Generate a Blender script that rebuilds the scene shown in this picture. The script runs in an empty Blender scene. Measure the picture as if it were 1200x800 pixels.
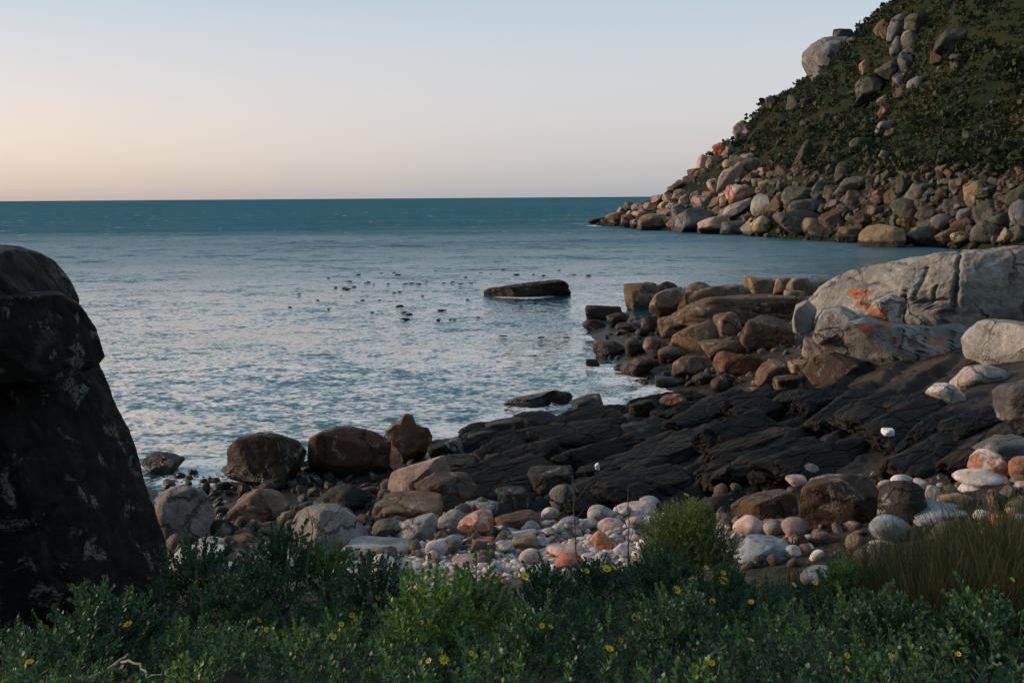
import bpy, math, random
import numpy as np
from mathutils import Matrix, Vector

R = math.radians
SC = bpy.context.scene
COL = SC.collection
rng = np.random.default_rng(7)
random.seed(7)

# ------------------------------------------------------------------ camera
W0, H0, F0 = 1200.0, 800.0, 1167.0          # photo frame in pixels, focal length in pixels
CAMZ = 6.0
PITCH = math.atan((400 - 231.5) / F0)
ROLL = -0.40
_F = np.array((0, math.cos(PITCH), -math.sin(PITCH)))
_R0 = np.array((1.0, 0, 0))
_U0 = np.cross(_R0, _F)
_a = R(ROLL)
_Rt = math.cos(_a) * _R0 + math.sin(_a) * _U0
_Up = -math.sin(_a) * _R0 + math.cos(_a) * _U0
CAM = np.array((0, 0, CAMZ))
cam = bpy.data.cameras.new("camera")
cam.sensor_width = 36
cam.lens = F0 / W0 * 36
cam.clip_start = 0.1
cam.clip_end = 90000
camo = bpy.data.objects.new("camera", cam)
COL.objects.link(camo)
M = Matrix.Identity(4)
for i in range(3):
    M[i][0], M[i][1], M[i][2], M[i][3] = _Rt[i], _Up[i], -_F[i], CAM[i]
camo.matrix_world = M
SC.camera = camo

# ------------------------------------------------------------------ world, sun, exposure
SUN_AZ, SUN_EL = -76.0, 15.0                  # degrees; azimuth from +Y, negative = left
sd = Vector((math.sin(R(SUN_AZ)) * math.cos(R(SUN_EL)), math.cos(R(SUN_AZ)) * math.cos(R(SUN_EL)), math.sin(R(SUN_EL))))
SC.view_settings.view_transform = 'Standard'
SC.view_settings.look = 'None'
SC.view_settings.exposure = 0.0
SC.view_settings.gamma = 1.0


def srgb(r, g, b):
    f = lambda c: (c / 255 / 12.92) if c <= 10 else ((c / 255 + 0.055) / 1.055) ** 2.4
    return (f(r), f(g), f(b), 1.0)


def make_world():
    w = bpy.data.worlds.new("World")
    SC.world = w
    w.use_nodes = True
    nt = w.node_tree
    nt.nodes.clear()
    N = nt.nodes.new
    L = nt.links.new
    out = N('ShaderNodeOutputWorld')
    bg = N('ShaderNodeBackground')
    sky = N('ShaderNodeTexSky')
    sky.sky_type = 'NISHITA'
    sky.sun_disc = False
    sky.sun_elevation = R(SUN_EL)
    sky.sun_rotation = R(SUN_AZ)
    sky.air_density = 1.0
    sky.dust_density = 1.5
    sky.ozone_density = 3.0
    tc = N('ShaderNodeTexCoord')
    sep = N('ShaderNodeSeparateXYZ')
    L(tc.outputs['Generated'], sep.inputs[0])

    def ramp(stops):
        r = N('ShaderNodeValToRGB')
        r.color_ramp.interpolation = 'B_SPLINE'
        el = r.color_ramp.elements
        while len(el) > 1:
            el.remove(el[-1])
        el[0].position = stops[0][0]
        el[0].color = stops[0][1]
        for p, c in stops[1:]:
            e = el.new(p)
            e.color = c
        L(sep.outputs['Z'], r.inputs['Fac'])
        return r
    glow = ramp([(0.0, srgb(190, 170, 166)), (0.012, srgb(207, 186, 176)), (0.045, srgb(232, 212, 194)), (0.09, srgb(227, 210, 203)),
                 (0.15, srgb(208, 207, 209)), (0.21, srgb(177, 195, 204)), (0.40, srgb(150, 172, 187)), (1.0, srgb(126, 148, 168))])
    away = ramp([(0.0, srgb(172, 173, 180)), (0.012, srgb(180, 180, 184)), (0.045, srgb(201, 194, 195)), (0.09, srgb(210, 204, 204)),
                 (0.15, srgb(200, 205, 210)), (0.21, srgb(180, 199, 209)), (0.40, srgb(152, 173, 187)), (1.0, srgb(126, 148, 168))])
    # azimuth blend: the afterglow is on the left
    mr = N('ShaderNodeMapRange')
    mr.interpolation_type = 'SMOOTHSTEP'
    mr.inputs['From Min'].default_value = 0.15
    mr.inputs['From Max'].default_value = -0.60
    L(sep.outputs['X'], mr.inputs['Value'])
    mx = N('ShaderNodeMix')
    mx.data_type = 'RGBA'
    L(mr.outputs[0], mx.inputs['Factor'])
    L(away.outputs[0], mx.inputs[6])
    L(glow.outputs[0], mx.inputs[7])
    # small share of the sky texture added to the gradient
    add = N('ShaderNodeMix')
    add.data_type = 'RGBA'
    add.blend_type = 'ADD'
    add.inputs['Factor'].default_value = 0.03
    L(mx.outputs[2], add.inputs[6])
    L(sky.outputs[0], add.inputs[7])
    L(add.outputs[2], bg.inputs['Color'])
    bg.inputs['Strength'].default_value = 0.95
    L(bg.outputs[0], out.inputs[0])


make_world()
sun = bpy.data.lights.new("sun", 'SUN')
sun.energy = 3.8
sun.angle = R(11)
sun.color = (1.0, 0.73, 0.51)
suno = bpy.data.objects.new("sun", sun)
suno.rotation_euler = (-sd).to_track_quat('-Z', 'Y').to_euler()
suno.location = (-60, -10, 40)
COL.objects.link(suno)


# ------------------------------------------------------------------ pixel <-> world helpers
def ray(px, py):
    px = np.asarray(px, float)
    py = np.asarray(py, float)
    d = _F + np.multiply.outer((px - W0 / 2) / F0, _Rt) - np.multiply.outer((py - H0 / 2) / F0, _Up)
    return d / d[..., 1:2]                    # one metre forward (world Y) per unit


def at(px, py, Y):
    return CAM + ray(px, py) * np.asarray(Y, float)[..., None]


def at_z(px, py, z):
    d = ray(px, py)
    return CAM + d * ((z - CAMZ) / d[..., 2])[..., None]


def project(P):
    v = np.asarray(P, float) - CAM
    c = v @ _F
    return np.stack((W0 / 2 + F0 * (v @ _Rt) / c, H0 / 2 - F0 * (v @ _Up) / c), -1)


# ------------------------------------------------------------------ noise
def _hash(ix, iy, iz, seed):
    h = (ix.astype(np.uint32) * np.uint32(374761393) + iy.astype(np.uint32) * np.uint32(668265263)
         + iz.astype(np.uint32) * np.uint32(2147483647 - 1274126177 % 97) + np.uint32(seed * 97 + 13))
    h = (h ^ (h >> np.uint32(13))) * np.uint32(1274126177)
    h ^= h >> np.uint32(16)
    h = h * np.uint32(2246822519)
    return h ^ (h >> np.uint32(13))


def noise(P, seed=0):
    P = np.asarray(P, np.float64)
    I = np.floor(P).astype(np.int64)
    f = P - I
    u = f * f * f * (f * (f * 6 - 15) + 10)
    res = np.zeros(P.shape[:-1])
    for dx in (0, 1):
        wx = u[..., 0] if dx else 1 - u[..., 0]
        for dy in (0, 1):
            wy = u[..., 1] if dy else 1 - u[..., 1]
            for dz in (0, 1):
                wz = u[..., 2] if dz else 1 - u[..., 2]
                h = _hash((I[..., 0] + dx) & 0xffff, (I[..., 1] + dy) & 0xffff, (I[..., 2] + dz) & 0xffff, seed)
                gx = (h & np.uint32(1023)) / 511.5 - 1
                gy = ((h >> np.uint32(10)) & np.uint32(1023)) / 511.5 - 1
                gz = ((h >> np.uint32(20)) & np.uint32(1023)) / 511.5 - 1
                res += wx * wy * wz * (gx * (f[..., 0] - dx) + gy * (f[..., 1] - dy) + gz * (f[..., 2] - dz))
    return res * 1.2


def fbm(P, octaves=4, seed=0, gain=0.5):
    P = np.asarray(P, np.float64)
    a, s, t = 1.0, 0.0, 0.0
    for o in range(octaves):
        s = s + a * noise(P * 2 ** o + o * 17.3, seed + o)
        t += a
        a *= gain
    return s / t


def P2(x, y, z=0.0):
    x = np.asarray(x, float)
    return np.stack((x, np.broadcast_to(y, x.shape), np.full(x.shape, z)), -1)


def sstep(a, b, x):
    t = np.clip((x - a) / (b - a), 0, 1)
    return t * t * (3 - 2 * t)


# ------------------------------------------------------------------ mesh helpers
def mesh_from(name, V, faces, mat=None, smooth=True):
    """faces: (n,3) or (n,4) int array"""
    me = bpy.data.meshes.new(name)
    V = np.ascontiguousarray(V, np.float32)
    faces = np.ascontiguousarray(faces, np.int32)
    n, k = faces.shape
    me.vertices.add(len(V))
    me.vertices.foreach_set("co", V.ravel())
    me.loops.add(n * k)
    me.loops.foreach_set("vertex_index", faces.ravel())
    me.polygons.add(n)
    me.polygons.foreach_set("loop_start", np.arange(0, n * k, k, dtype=np.int32))
    me.polygons.foreach_set("use_smooth", np.full(n, smooth, dtype=bool))
    me.update(calc_edges=True)
    if mat:
        me.materials.append(mat)
    return me


def set_attr(me, name, vals):
    a = me.attributes.new(name, 'FLOAT', 'POINT')
    a.data.foreach_set("value", np.ascontiguousarray(vals, np.float32))


def link(name, me, parent=None, loc=None):
    o = bpy.data.objects.new(name, me)
    COL.objects.link(o)
    if loc is not None:
        o.location = loc
    if parent:
        o.parent = parent
    return o


def empty(name, loc):
    o = bpy.data.objects.new(name, None)
    o.empty_display_size = 0.2
    o.location = loc
    COL.objects.link(o)
    return o


def tag(o, label=None, cat=None, group=None, kind=None):
    if label:
        o['label'] = label
    if cat:
        o['category'] = cat
    if group:
        o['group'] = group
    if kind:
        o['kind'] = kind
    return o


def grid_faces(nr, nc):
    i = np.arange(nr - 1)[:, None] * nc + np.arange(nc - 1)[None, :]
    return np.stack((i, i + 1, i + nc + 1, i + nc), -1).reshape(-1, 4)


_ico = {}


def ico(n):
    if n in _ico:
        return _ico[n]
    t = (1 + 5 ** .5) / 2
    V = [(-1, t, 0), (1, t, 0), (-1, -t, 0), (1, -t, 0), (0, -1, t), (0, 1, t), (0, -1, -t), (0, 1, -t), (t, 0, -1), (t, 0, 1), (-t, 0, -1), (-t, 0, 1)]
    Fc = [(0, 11, 5), (0, 5, 1), (0, 1, 7), (0, 7, 10), (0, 10, 11), (1, 5, 9), (5, 11, 4), (11, 10, 2), (10, 7, 6), (7, 1, 8),
          (3, 9, 4), (3, 4, 2), (3, 2, 6), (3, 6, 8), (3, 8, 9), (4, 9, 5), (2, 4, 11), (6, 2, 10), (8, 6, 7), (9, 8, 1)]
    V = [np.array(v) / np.linalg.norm(v) for v in V]
    for _ in range(n):
        cache, nf = {}, []

        def mid(a, b):
            k = (a, b) if a < b else (b, a)
            if k not in cache:
                m = V[a] + V[b]
                V.append(m / np.linalg.norm(m))
                cache[k] = len(V) - 1
            return cache[k]
        for a, b, c in Fc:
            ab, bc, ca = mid(a, b), mid(b, c), mid(c, a)
            nf += [(a, ab, ca), (b, bc, ab), (c, ca, bc), (ab, bc, ca)]
        Fc = nf
    _ico[n] = (np.array(V), np.array(Fc))
    return _ico[n]


def rot3(r):
    q = r.normal(size=4)
    q /= np.linalg.norm(q)
    w, x, y, z = q
    return np.array([[1 - 2 * (y * y + z * z), 2 * (x * y - z * w), 2 * (x * z + y * w)],
                     [2 * (x * y + z * w), 1 - 2 * (x * x + z * z), 2 * (y * z - x * w)],
                     [2 * (x * z - y * w), 2 * (y * z + x * w), 1 - 2 * (x * x + y * y)]])


STYLE = {  # planes, sharpness, cut distance lo/hi, coarse noise, fine noise, box half sizes
    'round': (10, 7.0, .66, .95, .12, .022, None),
    'egg': (7, 5.0, .74, 1.0, .06, .010, None),
    'boulder': (15, 13.0, .54, .86, .13, .034, None),
    'block': (9, 20.0, .58, .82, .09, .034, (.55, .60)),
    'slab': (9, 18.0, .56, .80, .11, .040, (.56, .64)),
    'ledge': (8, 24.0, .58, .82, .12, .075, (.50, .60)),
    'crag': (16, 16.0, .46, .90, .30, .085, None),
}


def rock_shape(style, seed, sub=4, tilt=0.0, planes=(), cracks=0, stretch=(1, 1, 1)):
    """rounded polyhedron of unit half-extents: soft intersection of planes plus noise"""
    n, p, lo, hi, cn, fn, box = STYLE[style]
    r = np.random.default_rng(seed)
    V, Fc = ico(sub)
    N = r.normal(size=(n, 3))
    N /= np.linalg.norm(N, axis=1)[:, None]
    D = r.uniform(lo, hi, n)
    if box:                                   # jointed rock: three families of planes, corners knocked off
        B = np.concatenate((np.eye(3), -np.eye(3))) + r.normal(size=(6, 3)) * .15
        N = np.concatenate((N, B / np.linalg.norm(B, axis=1)[:, None]))
        D = np.concatenate((D, r.uniform(box[0], box[1], 6)))
    if len(planes):
        N = np.concatenate((N, [np.array(q[:3]) / np.linalg.norm(q[:3]) for q in planes]))
        D = np.concatenate((D, [q[3] for q in planes]))
    Vs = V / np.array(stretch)
    Vs = Vs / np.linalg.norm(Vs, axis=1)[:, None]
    dots = np.maximum(V @ N.T, 0) / D
    rad = (1 + (dots ** p).sum(1)) ** (-1 / p)
    off = r.uniform(0, 50, 3)
    rad = rad * (1 + cn * fbm(V * 1.4 + off, 3, seed % 50) * 1.6 + fn * fbm(V * 6 + off, 4, seed % 50 + 3, .6) * 1.8)
    X = V * rad[:, None]
    if style == 'ledge':            # bedding: thin steps round the sides
        zz = X[:, 2] * 9 + 1.2 * fbm(X * 1.5 + off, 2, 4)
        X[:, :2] *= (1 + .055 * np.tanh(4 * np.sin(zz)))[:, None]
    for c in range(cracks):
        nn = r.normal(size=3)
        nn[1] *= .3
        nn /= np.linalg.norm(nn)
        dist = X @ nn - r.uniform(-.5, .5) + .06 * fbm(X * 3 + off + c, 3, 9)
        wdt = r.uniform(.012, .03)
        X = X * (1 - r.uniform(.05, .10) * np.exp(-(dist / wdt) ** 2))[:, None]
    if tilt:
        c, s = math.cos(R(tilt)), math.sin(R(tilt))
        X = X @ np.array([[c, 0, s], [0, 1, 0], [-s, 0, c]])
    lo_, hi_ = X.min(0), X.max(0)
    X = (X - (lo_ + hi_) / 2) / ((hi_ - lo_) / 2)
    return X, Fc


def profile_shape(poly, seed, sub=5, facets=6, cn=.05, fn=.022, full=.55, cracks=(), bed=0.0):
    """rock with a given outline in its own XZ plane (metres) and unit half depth in Y"""
    r = np.random.default_rng(seed)
    poly = np.asarray(poly, float)
    V, Fc = ico(sub)
    ph = np.arctan2(V[:, 2], V[:, 0])
    # radius of the outline in every direction
    pg = np.concatenate((poly, poly[:1]))
    dense = np.concatenate([pg[i] + (pg[i + 1] - pg[i]) * np.linspace(0, 1, 60, endpoint=False)[:, None] for i in range(len(poly))])
    pa = np.arctan2(dense[:, 1], dense[:, 0])
    pr = np.hypot(dense[:, 0], dense[:, 1])
    bins = np.linspace(-np.pi, np.pi, 181)
    idx = np.clip(np.digitize(pa, bins) - 1, 0, 179)
    rad = np.array([pr[idx == i].mean() if (idx == i).any() else np.nan for i in range(180)])
    bad = np.isnan(rad)
    ii = np.arange(180)
    rad[bad] = np.interp(ii[bad], ii[~bad], rad[~bad], period=180)
    ker = np.array((.25, .5, .25))
    rad = np.convolve(np.concatenate((rad[-1:], rad, rad[:1])), ker, 'valid')
    rho = np.interp(ph, (bins[:-1] + bins[1:]) / 2, rad, period=2 * np.pi)
    rxz = np.hypot(V[:, 0], V[:, 2])
    size = rad.mean()
    m = np.clip(rxz, 1e-4, 1) ** full
    X = np.stack((rho * m * np.cos(ph), np.sign(V[:, 1]) * np.abs(V[:, 1]) ** .85, rho * m * np.sin(ph)), -1)
    return X, Fc, size, V


def carve(X, V, size, seed, facets, cn, fn, cracks, bed):
    r = np.random.default_rng(seed)
    off = r.uniform(0, 40, 3)
    for k in range(facets):
        n = r.normal(size=3)
        n[1] = -abs(n[1]) - .75
        n /= np.linalg.norm(n)
        t = X @ n
        c = np.quantile(t, r.uniform(.74, .92))
        ex = np.maximum(t - c - .05 * size * fbm(X / size * 2 + off + k, 2, 7), 0)
        X = X - n * (ex * .88)[:, None]
    q = X / size
    X = X * (1 + cn * fbm(q * 1.6 + off, 3, 11) * 1.6)[:, None]
    if bed:
        zz = q[:, 2] * 8 + q[:, 0] * bed + fbm(q * 1.5 + off, 3, 4) * 1.5
        X = X + np.array((0, -1, 0)) * (.035 * size * np.tanh(3 * np.sin(zz)))[:, None] * (V[:, 1:2] < 0)
    X = X + V * (size * fn * fbm(q * 5 + off, 5, 13, .62) * 2)[:, None]
    for (x0, z0, x1, z1, dep, wid) in cracks:   # grooves on the front face along a line in XZ
        a, b = np.array((x0, z0)), np.array((x1, z1))
        P = X[:, [0, 2]] + .055 * size * np.stack((fbm(q * 5 + 3, 4, 15, .65), fbm(q * 5 + 9, 4, 16, .65)), -1)
        t = np.clip(((P - a) @ (b - a)) / ((b - a) @ (b - a)), 0, 1)
        dist = np.linalg.norm(P - a - t[:, None] * (b - a), axis=1)
        X = X + np.array((0, 1, -.12)) * (dep * np.exp(-(dist / wid) ** 2))[:, None] * (V[:, 1:2] < .2)
    return X


# ------------------------------------------------------------------ materials
class NT:
    def __init__(s, name):
        s.m = bpy.data.materials.new(name)
        s.m.use_nodes = True
        s.t = s.m.node_tree
        s.t.nodes.clear()
        s.out = s.n('ShaderNodeOutputMaterial')

    def n(s, typ, **kw):
        nd = s.t.nodes.new(typ)
        for k, v in kw.items():
            setattr(nd, k, v)
        return nd

    def l(s, a, b):
        s.t.links.new(a, b)

    def put(s, sock, v):
        if isinstance(v, bpy.types.NodeSocket):
            s.l(v, sock)
        elif isinstance(v, (tuple, list)):
            sock.default_value = v if len(v) == len(sock.default_value) else tuple(v) + (1.0,)
        else:
            sock.default_value = v

    def math(s, op, a, b=0.0, c=None):
        nd = s.n('ShaderNodeMath', operation=op)
        s.put(nd.inputs[0], a)
        s.put(nd.inputs[1], b)
        if c is not None:
            s.put(nd.inputs[2], c)
        return nd.outputs[0]

    def noise(s, vec, scale, detail=3, rough=.55, dist=0.0):
        nd = s.n('ShaderNodeTexNoise')
        s.put(nd.inputs['Vector'], vec)
        s.put(nd.inputs['Scale'], scale)
        nd.inputs['Detail'].default_value = detail
        nd.inputs['Roughness'].default_value = rough
        nd.inputs['Distortion'].default_value = dist
        return nd.outputs['Fac']

    def mr(s, v, a, b, c=0.0, d=1.0, smooth=True):
        nd = s.n('ShaderNodeMapRange')
        if smooth:
            nd.interpolation_type = 'SMOOTHSTEP'
        s.put(nd.inputs['Value'], v)
        for k, x in zip(('From Min', 'From Max', 'To Min', 'To Max'), (a, b, c, d)):
            s.put(nd.inputs[k], x)
        return nd.outputs[0]

    def mix(s, f, a, b, blend='MIX'):
        nd = s.n('ShaderNodeMix', data_type='RGBA', blend_type=blend)
        s.put(nd.inputs['Factor'], f)
        s.put(nd.inputs[6], a)
        s.put(nd.inputs[7], b)
        return nd.outputs[2]

    def vmul(s, v, k):
        nd = s.n('ShaderNodeVectorMath', operation='SCALE')
        s.put(nd.inputs[0], v)
        s.put(nd.inputs['Scale'], k)
        return nd.outputs[0]

    def vadd(s, a, b):
        nd = s.n('ShaderNodeVectorMath', operation='ADD')
        s.put(nd.inputs[0], a)
        s.put(nd.inputs[1], b)
        return nd.outputs[0]

    def bump(s, h, strength, dist):
        nd = s.n('ShaderNodeBump')
        s.put(nd.inputs['Height'], h)
        s.put(nd.inputs['Strength'], strength)
        s.put(nd.inputs['Distance'], dist)
        return nd.outputs[0]

    def bsdf(s, col, rough=.8, normal=None, spec=.3):
        nd = s.n('ShaderNodeBsdfPrincipled')
        s.put(nd.inputs['Base Color'], col)
        s.put(nd.inputs['Roughness'], rough)
        s.put(nd.inputs['Specular IOR Level'], spec)
        if normal is not None:
            s.l(normal, nd.inputs['Normal'])
        s.l(nd.outputs[0], s.out.inputs[0])
        return nd


def rock_material(name, unit, tide=True, pale=0.5, speckle=.35, relief=1.0, orange_scale=1.0, tide_z=0.35, fissure=0.0):
    """granite; unit = metres of the main mottling. The object's colour is the stone's tint, its alpha the amount of orange lichen."""
    m = NT(name)
    oi = m.n('ShaderNodeObjectInfo')
    tc = m.n('ShaderNodeTexCoord')
    geo = m.n('ShaderNodeNewGeometry')
    off = m.n('ShaderNodeCombineXYZ')
    m.put(off.inputs[0], m.math('MULTIPLY', oi.outputs['Random'], 91.0))
    m.put(off.inputs[1], m.math('MULTIPLY', oi.outputs['Random'], 37.0))
    vec = m.vadd(geo.outputs['Position'], off.outputs[0])
    k = 1.0 / unit
    big = m.noise(vec, .9 * k, 4, .6)
    mid = m.noise(vec, 4 * k, 4, .65)
    fine = m.noise(vec, 26 * k, 3, .7)
    grain = m.noise(vec, 95 * k, 2, .6)
    col = m.mix(m.mr(big, .34, .66), m.vmul(oi.outputs['Color'], .58), m.vmul(oi.outputs['Color'], 1.22))
    col = m.mix(m.mr(mid, .48, .66, 0, .62), col, m.vmul(oi.outputs['Color'], .50))
    col = m.mix(m.mr(fine, .38, .66, 0, speckle), col, m.vmul(oi.outputs['Color'], .35))
    col = m.mix(m.mr(grain, .52, .70, 0, speckle * .9), col, m.vmul(oi.outputs['Color'], 1.9))
    # pale crust lichen
    pl = m.noise(m.vadd(vec, (7.1, 3.3, 1.7)), 2.2 * k, 5, .68, .6)
    plm = m.math('MULTIPLY', m.mr(pl, .56, .64), m.mr(fine, .40, .55))
    col = m.mix(m.math('MULTIPLY', plm, pale), col, (.46, .48, .44))
    # black lichen films
    bl = m.noise(m.vadd(vec, (2.1, 9.3, 4.7)), 1.5 * k, 5, .7, .4)
    col = m.mix(m.mr(bl, .56, .66, 0, .6), col, (.045, .045, .042))
    # orange lichen, amount from the object's alpha
    on = m.noise(m.vadd(vec, (5.5, 1.3, 8.7)), 1.1 * k * orange_scale, 5, .62, .5)
    thr = m.math('SUBTRACT', .71, m.math('MULTIPLY', oi.outputs['Alpha'], .36))
    thr = m.math('SUBTRACT', thr, m.math('MULTIPLY', m.n('ShaderNodeAttribute', attribute_name='lichen').outputs['Fac'], .34))
    om = m.mr(m.math('SUBTRACT', on, thr), -.02, .06)
    om = m.math('MULTIPLY', om, m.mr(mid, .34, .52, .35, 1))
    oc = m.mix(m.mr(fine, .35, .65), (.34, .075, .025), (.46, .17, .055))
    col = m.mix(m.math('MULTIPLY', om, .85), col, oc)
    rough = m.mr(mid, .3, .7, .62, .92)
    if tide:
        sep = m.n('ShaderNodeSeparateXYZ')
        m.l(geo.outputs['Position'], sep.inputs[0])
        z = m.math('ADD', sep.outputs['Z'], m.mr(m.noise(geo.outputs['Position'], .9 * min(k, 1.5), 4, .6), .25, .75, -.35, .35, False))
        wet = m.mr(z, tide_z, tide_z + .30, 1, 0)
        col = m.mix(m.math('MULTIPLY', wet, .86), col, (.018, .016, .013))
        rough = m.mix(wet, rough, (.38, .38, .38))
    h = m.math('ADD', m.math('MULTIPLY', mid, .5), m.math('MULTIPLY', fine, .22))
    h = m.math('ADD', h, m.math('MULTIPLY', grain, .06))
    if fissure:                                # hairline joints and chipped seams
        dn = m.n('ShaderNodeTexNoise')
        m.l(vec, dn.inputs['Vector'])
        dn.inputs['Scale'].default_value = 1.6 * k
        dn.inputs['Detail'].default_value = 5
        dn.inputs['Roughness'].default_value = .65
        wv = m.vadd(vec, m.vmul(m.vadd(dn.outputs['Color'], (-.5, -.5, -.5)), .75 * unit))
        vo = m.n('ShaderNodeTexVoronoi', feature='DISTANCE_TO_EDGE')
        m.l(wv, vo.inputs['Vector'])
        vo.inputs['Scale'].default_value = fissure
        seam = m.mr(vo.outputs['Distance'], .004, .030, 1, 0)
        seam = m.math('MULTIPLY', seam, m.mr(big, .40, .56))
        col = m.mix(m.math('MULTIPLY', seam, .75), col, m.vmul(oi.outputs['Color'], .16))
        h = m.math('SUBTRACT', h, m.math('MULTIPLY', seam, .5))
    nrm = m.bump(h, .95, .13 * unit * relief)
    m.bsdf(col, rough, nrm, .25)
    return m.m


M_GRAN = rock_material("granite", .9, True, fissure=.9)
M_COB = rock_material("cobble_granite", .22, False, pale=.35, speckle=.30, relief=.7, orange_scale=.9)
M_OUT = rock_material("outcrop_granite", 1.3, False, pale=.55, speckle=.30, relief=1.1, orange_scale=1.0, fissure=.55)
M_HEAD = rock_material("headland_granite", 5.0, True, pale=.35, speckle=.30, relief=1.0, tide_z=.7, fissure=.16)
M_BIG = rock_material("lichened_granite", .7, False, pale=.42, speckle=.4, relief=1.0, fissure=.5)


def shelf_material():
    m = NT("dark_shelf_rock")
    geo = m.n('ShaderNodeNewGeometry')
    pos = geo.outputs['Position']
    rot = m.n('ShaderNodeMapping')
    rot.vector_type = 'TEXTURE'
    rot.inputs['Rotation'].default_value = (0, 0, R(45))
    rot.inputs['Scale'].default_value = (4, 1, 1)
    m.l(pos, rot.inputs['Vector'])
    st = m.noise(rot.outputs[0], 3.2, 5, .65, .5)
    big = m.noise(pos, .55, 4, .6)
    fine = m.noise(pos, 11, 4, .7)
    col = m.mix(m.mr(st, .32, .68), (.012, .011, .010), (.036, .031, .027))
    col = m.mix(m.mr(big, .48, .70, 0, .65), col, (.095, .070, .050))
    col = m.mix(m.mr(fine, .58, .72, 0, .4), col, (.15, .14, .13))
    ru = m.noise(m.vadd(pos, (3, 8, 1)), 1.1, 4, .6)
    col = m.mix(m.mr(ru, .62, .72, 0, .5), col, (.16, .065, .03))
    # gravel and soil tones up the beach
    at_ = m.n('ShaderNodeAttribute', attribute_name='beach')
    col = m.mix(at_.outputs['Fac'], col, m.mix(m.mr(fine, .35, .65), (.12, .11, .10), (.30, .28, .26)))
    so = m.n('ShaderNodeAttribute', attribute_name='soil')
    col = m.mix(so.outputs['Fac'], col, m.mix(m.mr(fine, .35, .65), (.022, .024, .014), (.055, .045, .03)))
    sep = m.n('ShaderNodeSeparateXYZ')
    m.l(pos, sep.inputs[0])
    wet = m.mr(sep.outputs['Z'], .1, .6, 1, 0)
    rough = m.mr(wet, 0, 1, .72, .42)
    h = m.math('ADD', m.math('MULTIPLY', st, .6), m.math('MULTIPLY', fine, .3))
    m.bsdf(col, rough, m.bump(h, .8, .10), .18)
    return m.m


def ledge_material():
    m = NT("ledge_rock")
    geo = m.n('ShaderNodeNewGeometry')
    oi = m.n('ShaderNodeObjectInfo')
    pos = geo.outputs['Position']
    rot = m.n('ShaderNodeMapping')
    rot.vector_type = 'TEXTURE'
    rot.inputs['Rotation'].default_value = (0, R(12), R(45))
    rot.inputs['Scale'].default_value = (5, 1, 1)
    m.l(pos, rot.inputs['Vector'])
    st = m.noise(rot.outputs[0], 4.5, 5, .65, .5)
    fine = m.noise(pos, 13, 4, .7)
    big = m.noise(pos, .8, 4, .6)
    col = m.mix(m.mr(st, .32, .68), m.vmul(oi.outputs['Color'], .55), m.vmul(oi.outputs['Color'], 1.25))
    col = m.mix(m.mr(big, .5, .7, 0, .6), col, m.mix(.5, oi.outputs['Color'], (.10, .07, .045)))
    col = m.mix(m.mr(fine, .58, .72, 0, .35), col, (.085, .078, .07))
    h = m.math('ADD', m.math('MULTIPLY', st, .6), m.math('MULTIPLY', fine, .3))
    vo = m.n('ShaderNodeTexVoronoi', feature='DISTANCE_TO_EDGE')
    m.l(m.vadd(rot.outputs[0], m.vmul(m.vadd(m.n('ShaderNodeTexNoise').outputs['Color'], (-.5, -.5, -.5)), .1)), vo.inputs['Vector'])
    vo.inputs['Scale'].default_value = 2.4
    seam = m.mr(vo.outputs['Distance'], .01, .06, 1, 0)
    col = m.mix(m.math('MULTIPLY', seam, .7), col, m.vmul(oi.outputs['Color'], .2))
    h = m.math('SUBTRACT', h, m.math('MULTIPLY', seam, .6))
    m.bsdf(col, .70, m.bump(h, 1.0, .16), .18)
    return m.m


M_SHELF = shelf_material()
M_LEDGE = ledge_material()


def hill_material():
    m = NT("hill_soil")
    pos = m.n('ShaderNodeNewGeometry').outputs['Position']
    a = m.noise(pos, .10, 4, .6)
    b = m.noise(pos, .9, 4, .7)
    col = m.mix(m.mr(a, .4, .62), (.011, .022, .009), (.030, .031, .014))
    col = m.mix(m.mr(b, .5, .7, 0, .6), col, (.018, .022, .010))
    m.bsdf(col, .95, m.bump(b, .8, .8), .1)
    return m.m


def leaf_material(name, c0, c1, c2, trans=.25, rough=.5):
    m = NT(name)
    t = m.n('ShaderNodeAttribute', attribute_name='tone').outputs['Fac']
    pos = m.n('ShaderNodeNewGeometry').outputs['Position']
    n = m.noise(pos, 30, 2, .5)
    col = m.mix(m.mr(t, 0, .55, 0, 1, False), c0, c1)
    col = m.mix(m.mr(t, .6, 1.0, 0, 1), col, c2)
    col = m.mix(m.mr(n, .35, .65, 0, .35), col, m.vmul(col, .6))
    b = m.bsdf(col, rough, None, .3)
    tr = m.n('ShaderNodeBsdfTranslucent')
    m.put(tr.inputs['Color'], m.vmul(col, 1.3))
    ms = m.n('ShaderNodeMixShader')
    ms.inputs[0].default_value = trans
    m.l(b.outputs[0], ms.inputs[1])
    m.l(tr.outputs[0], ms.inputs[2])
    m.l(ms.outputs[0], m.out.inputs[0])
    return m.m


def plain(name, col, rough=.7, var=.3, scale=20):
    m = NT(name)
    pos = m.n('ShaderNodeNewGeometry').outputs['Position']
    n = m.noise(pos, scale, 3, .6)
    c = m.mix(m.mr(n, .3, .7), tuple(x * (1 - var) for x in col), tuple(min(1, x * (1 + var)) for x in col))
    m.bsdf(c, rough, None, .3)
    return m.m


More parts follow.
